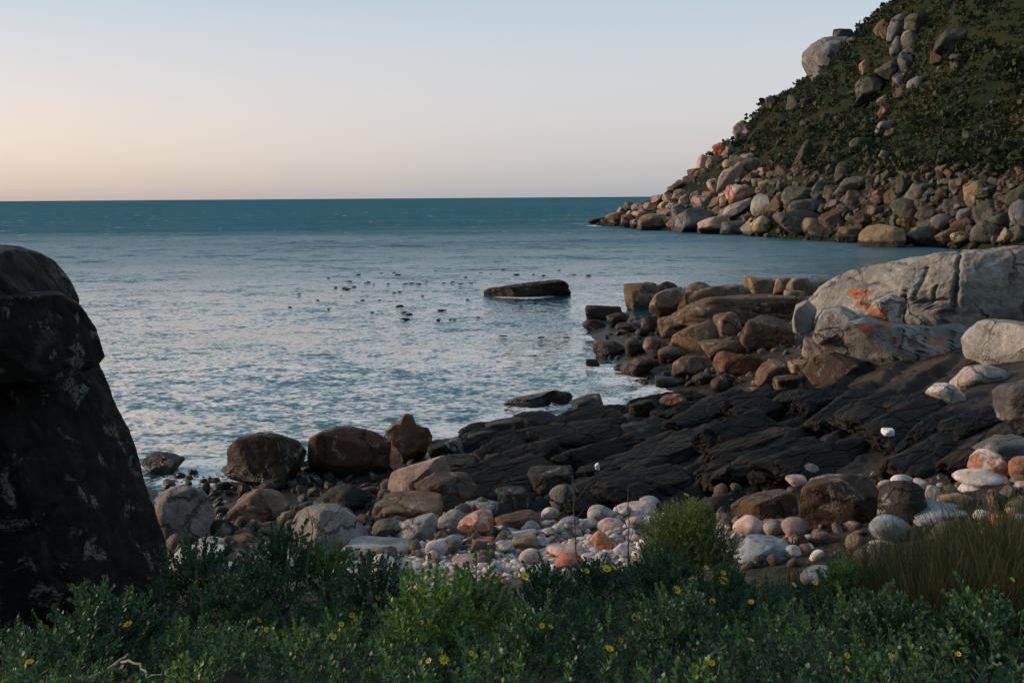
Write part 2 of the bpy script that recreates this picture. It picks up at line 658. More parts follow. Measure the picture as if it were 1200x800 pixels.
M_HILL = hill_material()
M_SCRUB = leaf_material("scrub_leaf", (.016, .028, .012), (.032, .046, .018), (.075, .066, .028), .15, .7)
M_LEAF = leaf_material("shrub_leaf", (.030, .074, .050), (.066, .145, .064), (.135, .255, .058), .28, .45)
M_BUSH = leaf_material("bush_leaf", (.045, .080, .028), (.085, .140, .036), (.160, .220, .045), .25, .5)
M_REED = leaf_material("reed_blade", (.032, .044, .015), (.064, .074, .024), (.180, .150, .065), .2, .6)
M_STEM = plain("stem_bark", (.10, .085, .06))
M_TWIG = plain("dead_twig", (.26, .23, .20))
M_PETAL = plain("petal_yellow", (.80, .52, .01), .6, .12)
M_EYE = plain("flower_eye", (.42, .22, .01), .8)
M_KELP = plain("kelp", (.018, .016, .010), .35)
M_FOAM = plain("foam", (.75, .78, .80), .8, .08, 3)
M_LITTER = plain("white_litter", (.80, .82, .84), .6, .05)


# ------------------------------------------------------------------ terrain functions
class RBF:
    """thin plate spline through scattered (x, y, z)"""

    def __init__(s, P, lam=1e-3, scale=10.0):
        s.scale = scale
        P = np.asarray(P, float)
        s.P = P[:, :2] / scale
        n = len(P)
        d = np.linalg.norm(s.P[:, None] - s.P[None], axis=-1)
        A = np.zeros((n + 3, n + 3))
        A[:n, :n] = s.phi(d) + lam * np.eye(n)
        A[:n, n] = 1
        A[:n, n + 1:] = s.P
        A[n, :n] = 1
        A[n + 1:, :n] = s.P.T
        s.w = np.linalg.solve(A, np.concatenate((P[:, 2], np.zeros(3))))

    @staticmethod
    def phi(d):
        return np.where(d > 1e-9, d * d * np.log(np.maximum(d, 1e-9)), 0)

    def __call__(s, x, y):
        x = np.asarray(x, float)
        q = np.stack((x, np.broadcast_to(np.asarray(y, float), x.shape)), -1).reshape(-1, 2) / s.scale
        out = np.empty(len(q))
        for i in range(0, len(q), 20000):
            c = q[i:i + 20000]
            d = np.linalg.norm(c[:, None] - s.P[None], axis=-1)
            out[i:i + 20000] = s.phi(d) @ s.w[:-3] + s.w[-3] + c @ s.w[-2:]
        return out.reshape(x.shape)


# anchors of the near shore: picture point + height above the sea
SHORE = [(195, 570, 0.0), (255, 590, .05), (300, 560, .0), (370, 545, .0), (450, 528, .0), (545, 515, .0), (640, 492, .0), (700, 478, .0),
         (770, 474, .05), (830, 470, .05), (745, 442, .0), (705, 415, -.05), (690, 385, -.1), (730, 350, -.1), (790, 338, -.1), (880, 333, -.1), (960, 327, -.1),
         (100, 560, -.1), (-100, 570, 0), (-300, 560, .1),
         (300, 500, -.8), (450, 470, -.9), (600, 450, -1.0), (650, 400, -1.2), (600, 340, -2), (100, 480, -1.5), (-200, 480, -1.2), (300, 380, -2.5), (750, 318, -1.6), (900, 316, -1.6),
         (1060, 304, -1.2), (1200, 302, -1.0), (1400, 303, -.6),
         (760, 400, .35), (830, 420, .55), (850, 360, .7), (920, 350, .9), (900, 440, .8), (950, 440, 1.2), (1060, 450, 1.6), (1200, 470, 2.1),
         (1000, 370, 1.6), (1200, 380, 2.4), (1400, 420, 3.0),
         (600, 560, .55), (700, 530, .55), (800, 520, .8), (900, 500, 1.05), (1000, 505, 1.4), (1100, 520, 1.8), (1200, 530, 2.2), (1400, 540, 2.8),
         (400, 585, .35), (500, 590, .6), (300, 625, .6), (230, 650, .8), (450, 650, 1.0), (560, 640, 1.0), (640, 600, .75), (700, 640, 1.1), (760, 600, .9),
         (860, 640, 1.45), (920, 570, 1.15), (1000, 630, 1.8), (1040, 580, 1.6), (1180, 600, 2.3), (1400, 620, 3.0)]
_pts = [tuple(at_z(x, y, z)[:2]) + (z,) for x, y, z in SHORE]
_pts += [(x, y, z) for x, y, z in [(0, -1, 4.35), (0, 2, 3.95), (-4, 1, 4.0), (4, 1, 4.2), (0, 4.5, 3.30), (-3, 4.5, 3.3), (3, 4.5, 3.45), (-1, 7.5, 2.25), (-4, 7.5, 2.2), (3, 7.5, 2.6), (7, 8, 3.4),
                                   (-8, 5, 3.0), (8, 4, 4.0), (-1, 9.8, 1.5), (2, 9.8, 1.7), (5, 9.8, 2.2), (-4, 10, 1.3), (-9, 9, 1.4)]]
_shore = RBF(_pts, 2e-3)
STK = np.array((math.cos(R(45)), math.sin(R(45))))       # strike of the rock beds
PRP = np.array((STK[1], -STK[0]))


def strata(x, y):
    u = x * STK[0] + y * STK[1]
    v = x * PRP[0] + y * PRP[1]
    Q = np.stack((u * .16, v * .5, np.zeros_like(u)), -1)
    wv = v / 1.05 + .55 * fbm(Q, 3, 21)
    t = wv - np.floor(wv)
    saw = np.where(t < .78, t / .78, (1 - t) / .22)
    amp = .5 + .9 * fbm(np.stack((u * .25, wv.round() * 3.3, np.zeros_like(u)), -1), 2, 23)
    j = np.abs(fbm(np.stack((u * .9, v * .35, np.ones_like(u)), -1), 2, 31))
    return .36 * saw * np.clip(amp, .1, 1.2) - .16 * np.exp(-(j / .02) ** 2)


def shelf_mask(x, y):
    """where bare bedded rock shows (world positions)"""
    c = np.stack((x, y), -1)
    a = at_z(830, 520, .8)[:2]
    u = (c - a) @ STK
    v = (c - a) @ PRP
    return sstep(1.25, .8, np.sqrt((u / 8.5) ** 2 + (v / 4.2) ** 2))


def shore_h(x, y, detail=True):
    x = np.asarray(x, float)
    y = np.broadcast_to(np.asarray(y, float), x.shape)
    h = _shore(x, y)
    if detail:
        m = shelf_mask(x, y)
        h = h + m * (strata(x, y) - .12)
        P = P2(x, y)
        h = h + .10 * fbm(P * 1.1, 4, 3) + .05 * fbm(P * 5, 3, 5) * (1 + m)
    return h


# headland: columns of (picture point, forward distance)
HEAD = [(700, 262, 222), (760, 268, 186), (760, 241, 226), (800, 271, 172), (800, 210, 229), (850, 274, 160), (850, 226, 186), (850, 181, 230),
        (900, 279, 146), (900, 215, 168), (900, 125, 231), (950, 282, 137), (950, 205, 154), (945, 96, 231), (1000, 286, 126), (1000, 210, 142), (1000, 122, 186), (1000, 42, 231),
        (1050, 288, 120), (1050, 210, 132), (1050, 100, 174), (1050, 4, 222), (1100, 291, 115), (1100, 212, 122), (1100, 100, 150), (1100, -40, 182),
        (1200, 297, 104), (1200, 215, 111), (1200, 100, 129), (1200, -110, 152), (1350, 302, 97), (1350, 215, 104), (1350, 60, 120), (1350, -230, 138),
        (1600, 310, 88), (1600, 215, 96), (1600, 0, 112), (1600, -400, 130)]
_hp = []
for px, py, d in HEAD:
    p = at(px, py, d)
    _hp.append((p[0], p[1], p[2]))
for px, d, z in [(690, 235, -6), (640, 215, -8), (720, 170, -8), (760, 140, -8), (830, 125, -8), (900, 112, -8), (980, 100, -7), (1080, 94, -7), (1200, 84, -7), (1350, 80, -7), (1600, 72, -7),
                 (760, 262, 2), (850, 285, 10), (950, 290, 24), (1050, 290, 42), (1200, 290, 62), (1400, 290, 80), (1600, 290, 90), (700, 262, -6)]:
    p = at(px, 231, d)
    _hp.append((p[0], p[1], z))
_head = RBF(_hp, 1e-3, 60.0)


def head_h(x, y, detail=True):
    x = np.asarray(x, float)
    h = _head(x, y)
    if detail:
        P = P2(x, y)
        h = h + 1.1 * fbm(P / 9, 4, 41) + .5 * fbm(P / 2.5, 3, 43)
    return h


def hit(px, py, hf, d0, d1, n=700):
    d = np.geomspace(d0, d1, n)
    p = at(px, py, d)
    hh = np.maximum(hf(p[:, 0], p[:, 1]), -.05)
    below = np.nonzero(p[:, 2] < hh)[0]
    return d[below[0]] if len(below) else None


# ------------------------------------------------------------------ setting: shore terrain
def build_shore():
    nc, nr = 490, 530
    u = np.linspace(-.72, .95, nc)
    y = np.concatenate((np.linspace(-2.5, 6, 50), np.geomspace(6.05, 75, nr - 50)))
    X = u[None, :] * (y[:, None] + 3.5)
    Y = np.broadcast_to(y[:, None], X.shape)
    Hh = shore_h(X, Y)
    V = np.stack((X, Y, Hh), -1).reshape(-1, 3)
    Fc = grid_faces(nr, nc)
    keep = (V[Fc, 2] > -.9).any(1)
    Fc = Fc[keep]
    me = mesh_from("shore_ground", V, Fc, M_SHELF)
    pp = project(V)
    beach = sstep(1.15, .7, np.linalg.norm((V[:, :2] - at_z(600, 640, 1.0)[:2]) / np.array((4.2, 1.9)), axis=1) + .25 * fbm(V * .9, 3, 8))
    edge = np.where(np.abs(V[:, 0]) < 1e9, V[:, 1] - .10 * V[:, 0], 0)
    soil = sstep(12.4, 11.2, edge + .5 * fbm(V * .8, 3, 12))
    set_attr(me, "beach", np.clip(beach, 0, 1))
    set_attr(me, "soil", np.clip(soil, 0, 1))
    o = link("shore_ground", me)
    tag(o, "dark bedded rock shelf and pebble beach sloping to the water", None, None, 'structure')


build_shore()


def build_headland():
    nc, nr = 330, 260
    px = np.linspace(-.02, .98, nc)
    y = np.geomspace(76, 300, nr)
    X = px[None, :] * y[:, None]
    Y = np.broadcast_to(y[:, None], X.shape)
    Hh = head_h(X, Y)
    V = np.stack((X, Y, Hh), -1).reshape(-1, 3)
    Fc = grid_faces(nr, nc)
    Fc = Fc[(V[Fc, 2] > -2).any(1)]
    o = link("hill", mesh_from("hill", V, Fc, M_HILL))
    tag(o, "steep scrub covered headland falling to the sea on the right", None, None, 'structure')


build_headland()


def build_back_hill():
    """the slope the photograph is taken from climbs on behind and to the right of the viewpoint"""
    na, nr = 150, 70
    a = np.linspace(R(-110), R(112), na)              # 0 = straight behind, positive towards the right
    rr = np.geomspace(9, 260, nr)
    A, RR = np.meshgrid(a, rr)
    X = RR * np.sin(A)
    Y = -RR * np.cos(A)
    t = RR - 9
    H = 3.2 + .55 * t ** 1.0 * (1 - .22 * sstep(60, 260, RR)) * (.45 + .55 * np.cos(A * .8))
    H = H + (1.2 * fbm(P2(X / 9, Y / 9), 4, 63) + 4 * fbm(P2(X / 40, Y / 40), 3, 64)) * sstep(9, 30, RR)
    H = H - 6 * sstep(-1.55, -1.9, A)
    V = np.stack((X, Y, H), -1).reshape(-1, 3)
    o = link("slope", mesh_from("slope", V, grid_faces(nr, na), M_HILL))
    tag(o, "scrubby hillside climbing behind the viewpoint", None, None, 'structure')


build_back_hill()


# ------------------------------------------------------------------ setting: sea
FOAM_SPOTS = []      # (x, y, radius) where water breaks on rock


def sea_material():
    m = NT("sea_water")
    pos = m.n('ShaderNodeNewGeometry').outputs['Position']
    chop = m.n('ShaderNodeAttribute', attribute_name='chop').outputs['Fac']
    foam = m.n('ShaderNodeAttribute', attribute_name='foam').outputs['Fac']
    mp = m.n('ShaderNodeMapping')
    mp.inputs['Rotation'].default_value = (0, 0, R(-8))
    mp.inputs['Scale'].default_value = (.62, 1.0, 1)
    m.l(pos, mp.inputs['Vector'])
    v = mp.outputs[0]
    # slopes of the ripples at three sizes, as a normal (works at any distance)
    def slope(scale, detail):
        nd = m.n('ShaderNodeTexNoise')
        m.l(v, nd.inputs['Vector'])
        nd.inputs['Scale'].default_value = scale
        nd.inputs['Detail'].default_value = detail
        nd.inputs['Roughness'].default_value = .6
        nd.inputs['Distortion'].default_value = .3
        return m.vadd(nd.outputs['Color'], (-.5, -.5, -.5))
    s1 = m.vmul(slope(1.7, 2), m.mr(chop, 0, 1, .50, .8, False))
    s2 = m.vmul(slope(7.0, 3), m.mr(chop, 0, 1, 1.0, 1.1, False))
    s3 = m.vmul(slope(.12, 3), m.mr(chop, 0, 1, .20, .8, False))
    s4 = m.vmul(slope(.45, 3), m.mr(chop, 0, 1, .20, 1.0, False))
    sl = m.vadd(m.vadd(s1, s2), m.vadd(s3, s4))
    flat = m.n('ShaderNodeVectorMath', operation='MULTIPLY')
    m.l(sl, flat.inputs[0])
    flat.inputs[1].default_value = (1, 1, 0)
    gn = m.n('ShaderNodeNewGeometry')
    nz = m.n('ShaderNodeVectorMath', operation='NORMALIZE')
    m.l(m.vadd(gn.outputs['Normal'], flat.outputs[0]), nz.inputs[0])
    nrm = nz.outputs[0]
    deep = m.mix(chop, (.006, .068, .086), (.001, .102, .148))
    pale = m.noise(v, .05, 3, .5)
    deep = m.mix(m.mr(pale, .35, .65, 0, .4), deep, (.001, .074, .104))
    # foam: broken lace
    f1 = m.noise(pos, 2.3, 6, .75, 1.2)
    f2 = m.noise(pos, 6.0, 4, .7, .5)
    lace = m.math('ADD', m.math('MULTIPLY', f1, .6), m.math('MULTIPLY', f2, .4))
    fm = m.mr(lace, m.mr(foam, 0, 1, .80, .40, False), m.mr(foam, 0, 1, .86, .53, False))
    # small whitecaps out where it is rough
    wc = m.n('ShaderNodeMapping')
    wc.inputs['Scale'].default_value = (.30, .12, 1)
    m.l(pos, wc.inputs['Vector'])
    w1 = m.noise(wc.outputs[0], 1.0, 3, .6)
    wm = m.math('MULTIPLY', m.mr(w1, .64, .70, 0, .40), m.mr(chop, .5, .9))
    fm = m.math('MAXIMUM', fm, wm)
    fr = m.n('ShaderNodeFresnel')
    fr.inputs['IOR'].default_value = 1.333
    m.l(nrm, fr.inputs['Normal'])
    fac = m.math('MINIMUM', m.math('MULTIPLY', fr.outputs[0], m.mr(chop, .05, .95, 1.55, .16, False)), m.mr(chop, .05, 1.0, .92, .08, False))
    body = m.n('ShaderNodeBsdfDiffuse')
    m.put(body.inputs['Color'], deep)
    gl = m.n('ShaderNodeBsdfGlossy')
    gl.inputs['Color'].default_value = (1, 1, 1, 1)
    m.put(gl.inputs['Roughness'], m.mr(chop, 0, 1, .07, .40, False))
    m.l(nrm, gl.inputs['Normal'])
    b = m.n('ShaderNodeMixShader')
    m.l(fac, b.inputs[0])
    m.l(body.outputs[0], b.inputs[1])
    m.l(gl.outputs[0], b.inputs[2])
    fo = m.n('ShaderNodeBsdfDiffuse')
    fo.inputs['Color'].default_value = (.72, .76, .78, 1)
    ms = m.n('ShaderNodeMixShader')
    m.l(fm, ms.inputs[0])
    m.l(b.outputs[0], ms.inputs[1])
    m.l(fo.outputs[0], ms.inputs[2])
    m.l(ms.outputs[0], m.out.inputs[0])
    return m.m


M_SEA = sea_material()


def sea_chop(x, y):
    """0 in the sheltered cove, 1 in the open sea"""
    q = y - .22 * x + 22 * fbm(P2(x / 140, y / 70), 3, 77)
    c = 1 - np.exp(-np.maximum(q - 36, 0) / 68)
    band = fbm(P2(x / 130, y / 24), 3, 78)      # wind streaks and backs of the swell
    c = np.clip(c + 1.0 * band * c * (1.15 - c), 0, 1)
    return c


def build_sea():
    ny, nx = 400, 420
    y = np.concatenate((np.geomspace(9, 190, ny - 110), np.geomspace(192, 600, 75), np.geomspace(620, 60000, 35)))
    u = np.linspace(-.85, 1.0, nx)
    X = u[None, :] * (y[:, None] + 5)
    Y = np.broadcast_to(y[:, None], X.shape)
    d = Y
    chop = sea_chop(X, Y)
    P = P2(X * .62, Y)
    z = .085 * fbm(P * .55 + 3, 3, 51) * (1 - sstep(60, 140, d))
    z = z + .050 * fbm(P * 1.7, 3, 53) * (1 - sstep(22, 60, d))
    # low swell lines running in towards the cove
    ph = (Y * .98 + X * .12) + 16 * fbm(P2(X / 55, Y / 45), 3, 55)
    sw = np.sin(ph / 24 * 2 * math.pi) ** 3
    z = z + (.06 + .10 * sstep(70, 140, d)) * sw * (.4 + .8 * np.clip(fbm(P2(X / 90, Y / 30), 2, 57) + .4, 0, 1)) * sstep(24, 70, d) * (1 - sstep(500, 1500, d))
    V = np.stack((X, Y, z), -1).reshape(-1, 3)
    me = mesh_from("sea", V, grid_faces(ny, nx), M_SEA)
    set_attr(me, "chop", chop.ravel())
    foam = np.zeros(V.shape[0])
    near = (V[:, 1] < 280)
    for fx, fy, fr in FOAM_SPOTS:
        dd = np.hypot(V[:, 0] - fx, V[:, 1] - fy)
        foam = np.maximum(foam, np.where(near, sstep(fr, fr * .35, dd), 0))
    set_attr(me, "foam", foam)
    tag(link("sea", me), "teal blue sea with rippled water in the cove", None, None, 'structure')


# ------------------------------------------------------------------ rocks
PLACED = []         # every rock: dict(o, px, py, w, words...)
TINT = {            # colour words -> base colour of the stone
    'grey': (.34, .325, .31), 'pale grey': (.50, .47, .425), 'blue grey': (.27, .30, .34), 'dark grey': (.10, .098, .095), 'black': (.024, .021, .019),
    'charcoal': (.042, .037, .032), 'brown': (.25, .160, .100), 'dark brown': (.090, .054, .034), 'reddish brown': (.20, .092, .050), 'tan': (.40, .28, .185), 'golden tan': (.42, .31, .18),
    'pink': (.50, .35, .31), 'pale pink': (.58, .48, .45), 'rust red': (.40, .14, .09), 'orange': (.52, .24, .13), 'white': (.68, .62, .59), 'olive grey': (.20, .19, .14), 'pinkish tan': (.38, .27, .22), 'pinkish grey': (.42, .355, .33),
}


def lod(w):
    return 3 if w < 36 else 4 if w < 105 else 5 if w < 260 else 6


def place_rock(name, box, tint, style='boulder', orange=0.0, hf=shore_h, dr=(6, 75), d=None, mat=None, sub=4, tilt=0.0, depth=.85, seed=None, lift=0.0,
               planes=(), cracks=0, label=None, cat='rock', group=None, fixed=False, link_it=True, hmin=.45, shade=1.0):
    x0, y0, x1, y1 = box
    xc, yc, w, h = (x0 + x1) / 2, (y0 + y1) / 2, x1 - x0, y1 - y0
    if seed is None:
        seed = int(x0 * 7 + y0 * 13) % 9973
    if d is None:
        dh = hit(xc, y1 - .10 * h, hf, *dr)
        if dh is None:
            dh = dr[1] * .9
        d = dh + (.30 if hf is shore_h else -.05) * depth * w * dh / F0
    W = w * d / F0
    th = PITCH + math.atan((yc - 400) / F0)
    Ha = h * d / F0
    D = depth * W
    Hz = math.sqrt(max(Ha ** 2 - (D * math.sin(th)) ** 2, (hmin * Ha) ** 2)) / math.cos(th)
    sub = min(sub, lod(w))
    X, Fc = rock_shape(style, seed, sub, tilt, planes, cracks)
    V = X * np.array((W / 2, D / 2, Hz / 2))
    me = mesh_from(name, V, Fc, mat or M_GRAN)
    c = at(xc, yc, d)
    o = link(name, me, None, (c[0], c[1], c[2] + lift))
    t = TINT[tint]
    rr = np.random.default_rng(seed).uniform(.88, 1.12) * (.98 if mat is M_COB else 1.0)
    o.color = tuple(min(1, v * rr * shade) for v in t) + (orange,)
    tag(o, label, cat, group)
    PLACED.append(dict(o=o, px=xc, py=yc, w=w, tint=tint, style=style, fixed=label is not None, group=group, d=d, W=W, cat=cat))
    return o


def outline_rock(name, pts, d, depth, tint, orange=0.0, mat=None, sub=5, facets=6, cn=.05, fn=.022, full=.55, cracks=(), bed=0.0, seed=1, shade=1.0, label=None, cat='rock', group=None, hf=None, dr=(6, 75), lichen=()):
    """rock standing at forward distance d (m), outline known from the photograph, half depth in metres"""
    pts = np.asarray(pts, float)
    c = (pts.min(0) + pts.max(0)) / 2
    if d is None:
        w_, h_ = pts.max(0) - pts.min(0)
        d = hit(c[0], pts[:, 1].max() - .10 * h_, hf, *dr) or dr[1] * .9
        d = d * (1 + (.30 if hf is shore_h else -.05) * depth * w_ / F0)
        depth = depth * w_ * d / F0 / 2
    k = d / F0
    yaw = math.atan((c[0] - 600) / F0)         # faces the viewpoint
    poly = np.stack(((pts[:, 0] - c[0]) * k * math.cos(yaw), -(pts[:, 1] - c[1]) * k), -1)
    sub = min(sub, lod(pts[:, 0].max() - pts[:, 0].min()))
    X, Fc, size, V = profile_shape(poly, seed, sub, full=full)
    X = X * np.array((1, depth, 1))
    ck = [((a[0] - c[0]) * k * math.cos(yaw), -(a[1] - c[1]) * k, (a[2] - c[0]) * k * math.cos(yaw), -(a[3] - c[1]) * k, a[4], a[5]) for a in cracks]
    X = carve(X, V, size, seed, facets, cn, fn, ck, bed)
    p = at(c[0], c[1], d)
    me = mesh_from(name, X, Fc, mat or M_GRAN)
    if lichen:                                  # orange crusts grow where the photograph shows them
        lv = np.zeros(len(X))
        for (lx, ly, rx, ry) in lichen:
            dd = np.hypot((X[:, 0] - (lx - c[0]) * k * math.cos(yaw)) / (rx * k), (X[:, 2] + (ly - c[1]) * k) / (ry * k))
            lv = np.maximum(lv, sstep(1.25, .55, dd) * (V[:, 1] < .35))
        set_attr(me, "lichen", lv)
    o = link(name, me, None, p)
    o.rotation_euler = (0, 0, -yaw)
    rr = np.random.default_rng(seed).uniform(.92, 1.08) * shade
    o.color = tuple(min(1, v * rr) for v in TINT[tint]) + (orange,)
    tag(o, label, cat, group)
    w = pts[:, 0].max() - pts[:, 0].min()
    PLACED.append(dict(o=o, px=c[0], py=c[1], w=w, tint=tint, style='boulder', fixed=True, group=group, d=d, W=w * k, cat=cat))
    return o


def zoom4(b):
    return tuple(v / 2.182 + (650 if i % 2 == 0 else 280) for i, v in enumerate(b))


def zoom5(b):
    return tuple(v / 2.4 + (150 if i % 2 == 0 else 450) for i, v in enumerate(b))


def zoom6(b):
    return tuple(v / 2.0 + (600 if i % 2 == 0 else 450) for i, v in enumerate(b))


def zoom1(b):
    return tuple(v / 2.308 + (680 if i % 2 == 0 else 0) for i, v in enumerate(b))


def zoom2(b):
    return tuple(v / 4.444 + (690 if i % 2 == 0 else 150) for i, v in enumerate(b))


def zoom3(b):
    return tuple(v / 4.615 + (940 if i % 2 == 0 else 180) for i, v in enumerate(b))


def pz(z, pts):
    return [z((a, b, 0, 0))[:2] for a, b in pts]


def za(b):
    return tuple(v / 3 + (400 if i % 2 == 0 else 280) for i, v in enumerate(b))


def zb(b):
    return tuple(v / 3.637 + (900 if i % 2 == 0 else 280) for i, v in enumerate(b))


OUTL = {   # outlines of the most telling rocks, by label
    "craggy rust coloured rock with a pointed top by the water": (pz(zoom5, [(705, 175), (722, 132), (745, 108), (768, 104), (780, 82), (805, 88), (812, 116), (848, 128), (862, 155), (858, 190), (830, 225), (760, 240), (720, 225)]), dict(facets=9, cn=.08, fn=.05, full=.7)),
    "tilted pinkish wedge shaped rock in front of the craggy rust coloured one": (pz(zoom5, [(705, 290), (712, 262), (760, 242), (830, 222), (900, 203), (922, 215), (936, 252), (920, 280), (850, 305), (770, 328), (712, 328)]), dict(facets=8, cn=.03, fn=.02, full=.45, depth=.6)),
    "orange streaked white angular rock among the pebbles": (pz(zoom5, [(918, 420), (930, 388), (960, 366), (1000, 350), (1025, 352), (1031, 388), (1026, 422), (990, 442), (945, 448)]), dict(facets=9, cn=.04, fn=.03, full=.6)),
    "biggest dark brown rounded boulder at the water's edge": (pz(zoom5, [(262, 240), (275, 180), (310, 150), (370, 136), (430, 145), (490, 170), (515, 205), (520, 265), (490, 310), (400, 315), (320, 310), (268, 285)]), dict(facets=6, full=.55)),
    "reddish brown flat topped boulder under the craggy rust coloured rock": (pz(zoom5, [(498, 195), (508, 152), (545, 130), (590, 120), (640, 124), (700, 140), (740, 165), (744, 235), (720, 280), (640, 292), (560, 285), (508, 250)]), dict(facets=8, full=.45, fn=.03)),
    "large round grey granite boulder behind the green shrubs": (pz(zoom5, [(440, 400), (458, 365), (500, 346), (560, 340), (600, 346), (650, 385), (684, 430), (680, 480), (600, 500), (500, 500), (448, 470)]), dict(facets=5, cn=.03, full=.5)),
    "big brown wedge in the middle of the rock point": (pz(zoom4, [(285, 284), (298, 250), (340, 226), (395, 207), (415, 222), (424, 262), (405, 290), (330, 300)]), dict(facets=8, cn=.03, full=.5)),
    "long low dark rock standing alone in the cove": (pz(za, [(478, 206), (488, 190), (515, 176), (590, 162), (680, 152), (750, 144), (790, 148), (802, 165), (810, 206), (740, 224), (640, 228), (540, 222)]), dict(facets=4, cn=.06, fn=.06, depth=1.1, shade=.40, full=.7)),
    "low black reef awash near the dark shelf": (pz(za, [(560, 585), (600, 566), (660, 556), (720, 545), (760, 538), (800, 548), (800, 575), (720, 590), (640, 596), (580, 594)]), dict(facets=6, cn=.14, fn=.08, depth=.6)),
    "orange and white streaked boulder on top of the stack at right": (pz(zoom6, [(1064, 202), (1072, 170), (1090, 155), (1115, 152), (1145, 166), (1168, 192), (1152, 210), (1100, 213)]), dict(facets=6, cn=.03, full=.55)),
    "white topped boulder with a rust red lower half on the dark shelf": (pz(zb, [(650, 720), (655, 680), (680, 640), (710, 616), (760, 612), (800, 630), (842, 660), (850, 700), (810, 740), (740, 750), (675, 752)]), dict(facets=5, cn=.03, full=.55)),
    "big whitish grey boulder at the right edge below the outcrop": (pz(zb, [(805, 455), (828, 412), (870, 370), (920, 351), (1000, 352), (1091, 360), (1250, 380), (1330, 450), (1250, 560), (1000, 590), (850, 600), (808, 530)]), dict(facets=7, cn=.03, full=.5, sub=6)),
    "great overhanging grey boulder on the headland skyline": (pz(zoom1, [(592, 170), (600, 140), (620, 118), (650, 102), (690, 94), (722, 104), (712, 140), (690, 175), (650, 200), (625, 208), (605, 192)]), dict(facets=6, cn=.03, depth=6)),
    "pale slab propped under the great overhanging boulder": (pz(zoom1, [(615, 238), (625, 210), (645, 190), (680, 176), (690, 192), (672, 214), (655, 242), (640, 226), (630, 242)]), dict(facets=6, depth=4)),
    "big golden block lit by low sun at the headland waterline": (pz(zoom1, [(744, 660), (755, 630), (775, 612), (810, 606), (850, 612), (875, 622), (882, 650), (874, 672), (800, 676), (752, 672)]), dict(facets=7, cn=.02, full=.4, seed=5)),
    "tall pale pointed boulder in the rubble above the water": (pz(zoom1, [(456, 565), (468, 532), (485, 512), (506, 530), (520, 560), (512, 590), (470, 585)]), dict(facets=7, full=.6)),
    "large dark boulder at the headland waterline": (pz(zoom1, [(250, 622), (258, 590), (290, 565), (320, 557), (352, 572), (356, 605), (335, 630), (280, 634)]), dict(facets=7, full=.5)),
    "pyramid shaped olive grey rock low on the scrub slope": (pz(zoom1, [(572, 450), (585, 425), (600, 394), (608, 378), (622, 380), (636, 412), (638, 452)]), dict(facets=6, full=.7)),
    "smooth pale slab sloping seaward in the rubble": (pz(zoom1, [(378, 575), (400, 556), (430, 545), (462, 535), (464, 552), (440, 572), (410, 590), (385, 592)]), dict(facets=5, full=.5)),
    "tall tan slab facing the sea near the headland tip": (pz(zoom1, [(368, 520), (374, 480), (388, 455), (410, 445), (424, 452), (418, 490), (404, 520), (384, 532)]), dict(facets=6, full=.5)),
    "tall grey boulder highest up the headland slope": (pz(zoom1, [(830, 105), (832, 75), (842, 52), (862, 40), (890, 42), (886, 70), (870, 92), (848, 112)]), dict(facets=5)),
    "long sloping olive grey slab on the upper headland": (pz(zoom1, [(738, 298), (750, 262), (740, 240), (745, 222), (770, 208), (800, 196), (822, 215), (810, 245), (785, 270), (760, 290)]), dict(facets=7, full=.5)),
    "big dark lichened block behind the reeds": (pz(zoom6, [(670, 330), (672, 262), (690, 232), (730, 218), (790, 210), (840, 216), (862, 240), (866, 320), (850, 350), (760, 355), (690, 352)]), dict(facets=6, full=.4, fn=.03, sub=6)),
    "black pitted block joined to the right of the big dark one": (pz(zoom6, [(850, 330), (855, 262), (862, 238), (890, 226), (935, 224), (962, 240), (976, 280), (972, 330), (940, 352), (870, 352)]), dict(facets=5, full=.45, fn=.03)),
    "dark brown slab sloping down left of the big dark lichened block": (pz(zoom6, [(498, 305), (530, 280), (580, 262), (630, 250), (668, 256), (678, 300), (660, 325), (580, 328), (510, 322)]), dict(facets=7, full=.5)),
    "smooth grey boulder with a black wet base beside the huge left boulder": (pz(zoom5, [(72, 340), (85, 305), (120, 287), (170, 284), (215, 300), (245, 335), (250, 390), (240, 440), (180, 465), (110, 465), (80, 420)]), dict(facets=3, cn=.02, full=.5)),
    "smooth rounded brown boulder in front of the big brown wedge": (pz(zoom4, [(297, 345), (302, 318), (325, 302), (360, 298), (395, 305), (408, 330), (400, 355), (360, 362), (310, 360)]), dict(facets=4, cn=.03, full=.5)),
    "upright tan boulder with a rounded top on the rock point": (pz(zoom4, [(240, 200), (242, 165), (258, 140), (285, 128), (325, 122), (332, 140), (318, 165), (308, 205), (270, 212)]), dict(facets=6, cn=.03, full=.5)),
    "tilted brown wedge below the pale outcrop's left end": (pz(zoom4, [(508, 372), (515, 342), (530, 318), (560, 304), (590, 318), (610, 350), (600, 388), (540, 390)]), dict(facets=8, cn=.04, full=.6)),
}


def any_rock(name, b, t, s, og, label=None, **kw):
    if label in OUTL:
        pts, ex = OUTL[label]
        q = dict(depth=kw.get('depth', .85), d=kw.get('d'), mat=kw.get('mat'), sub=max(kw.get('sub', 5), 5 if kw.get('mat') is not M_HEAD else 4), seed=kw.get('seed') or int(b[0] * 3 + b[1]),
                 shade=kw.get('shade', 1.0), cat=kw.get('cat', 'rock'), hf=kw.get('hf', shore_h), dr=kw.get('dr', (6, 75)))
        q.update(ex)
        if q['d'] is not None and 'depth' not in ex:
            q['depth'] = q['depth'] * (b[2] - b[0]) * q['d'] / F0 / 2
        return outline_rock(name, pts, q.pop('d'), q.pop('depth'), t, og, label=label, **q)
    return place_rock(name, b, t, s, og, label=label, **kw)


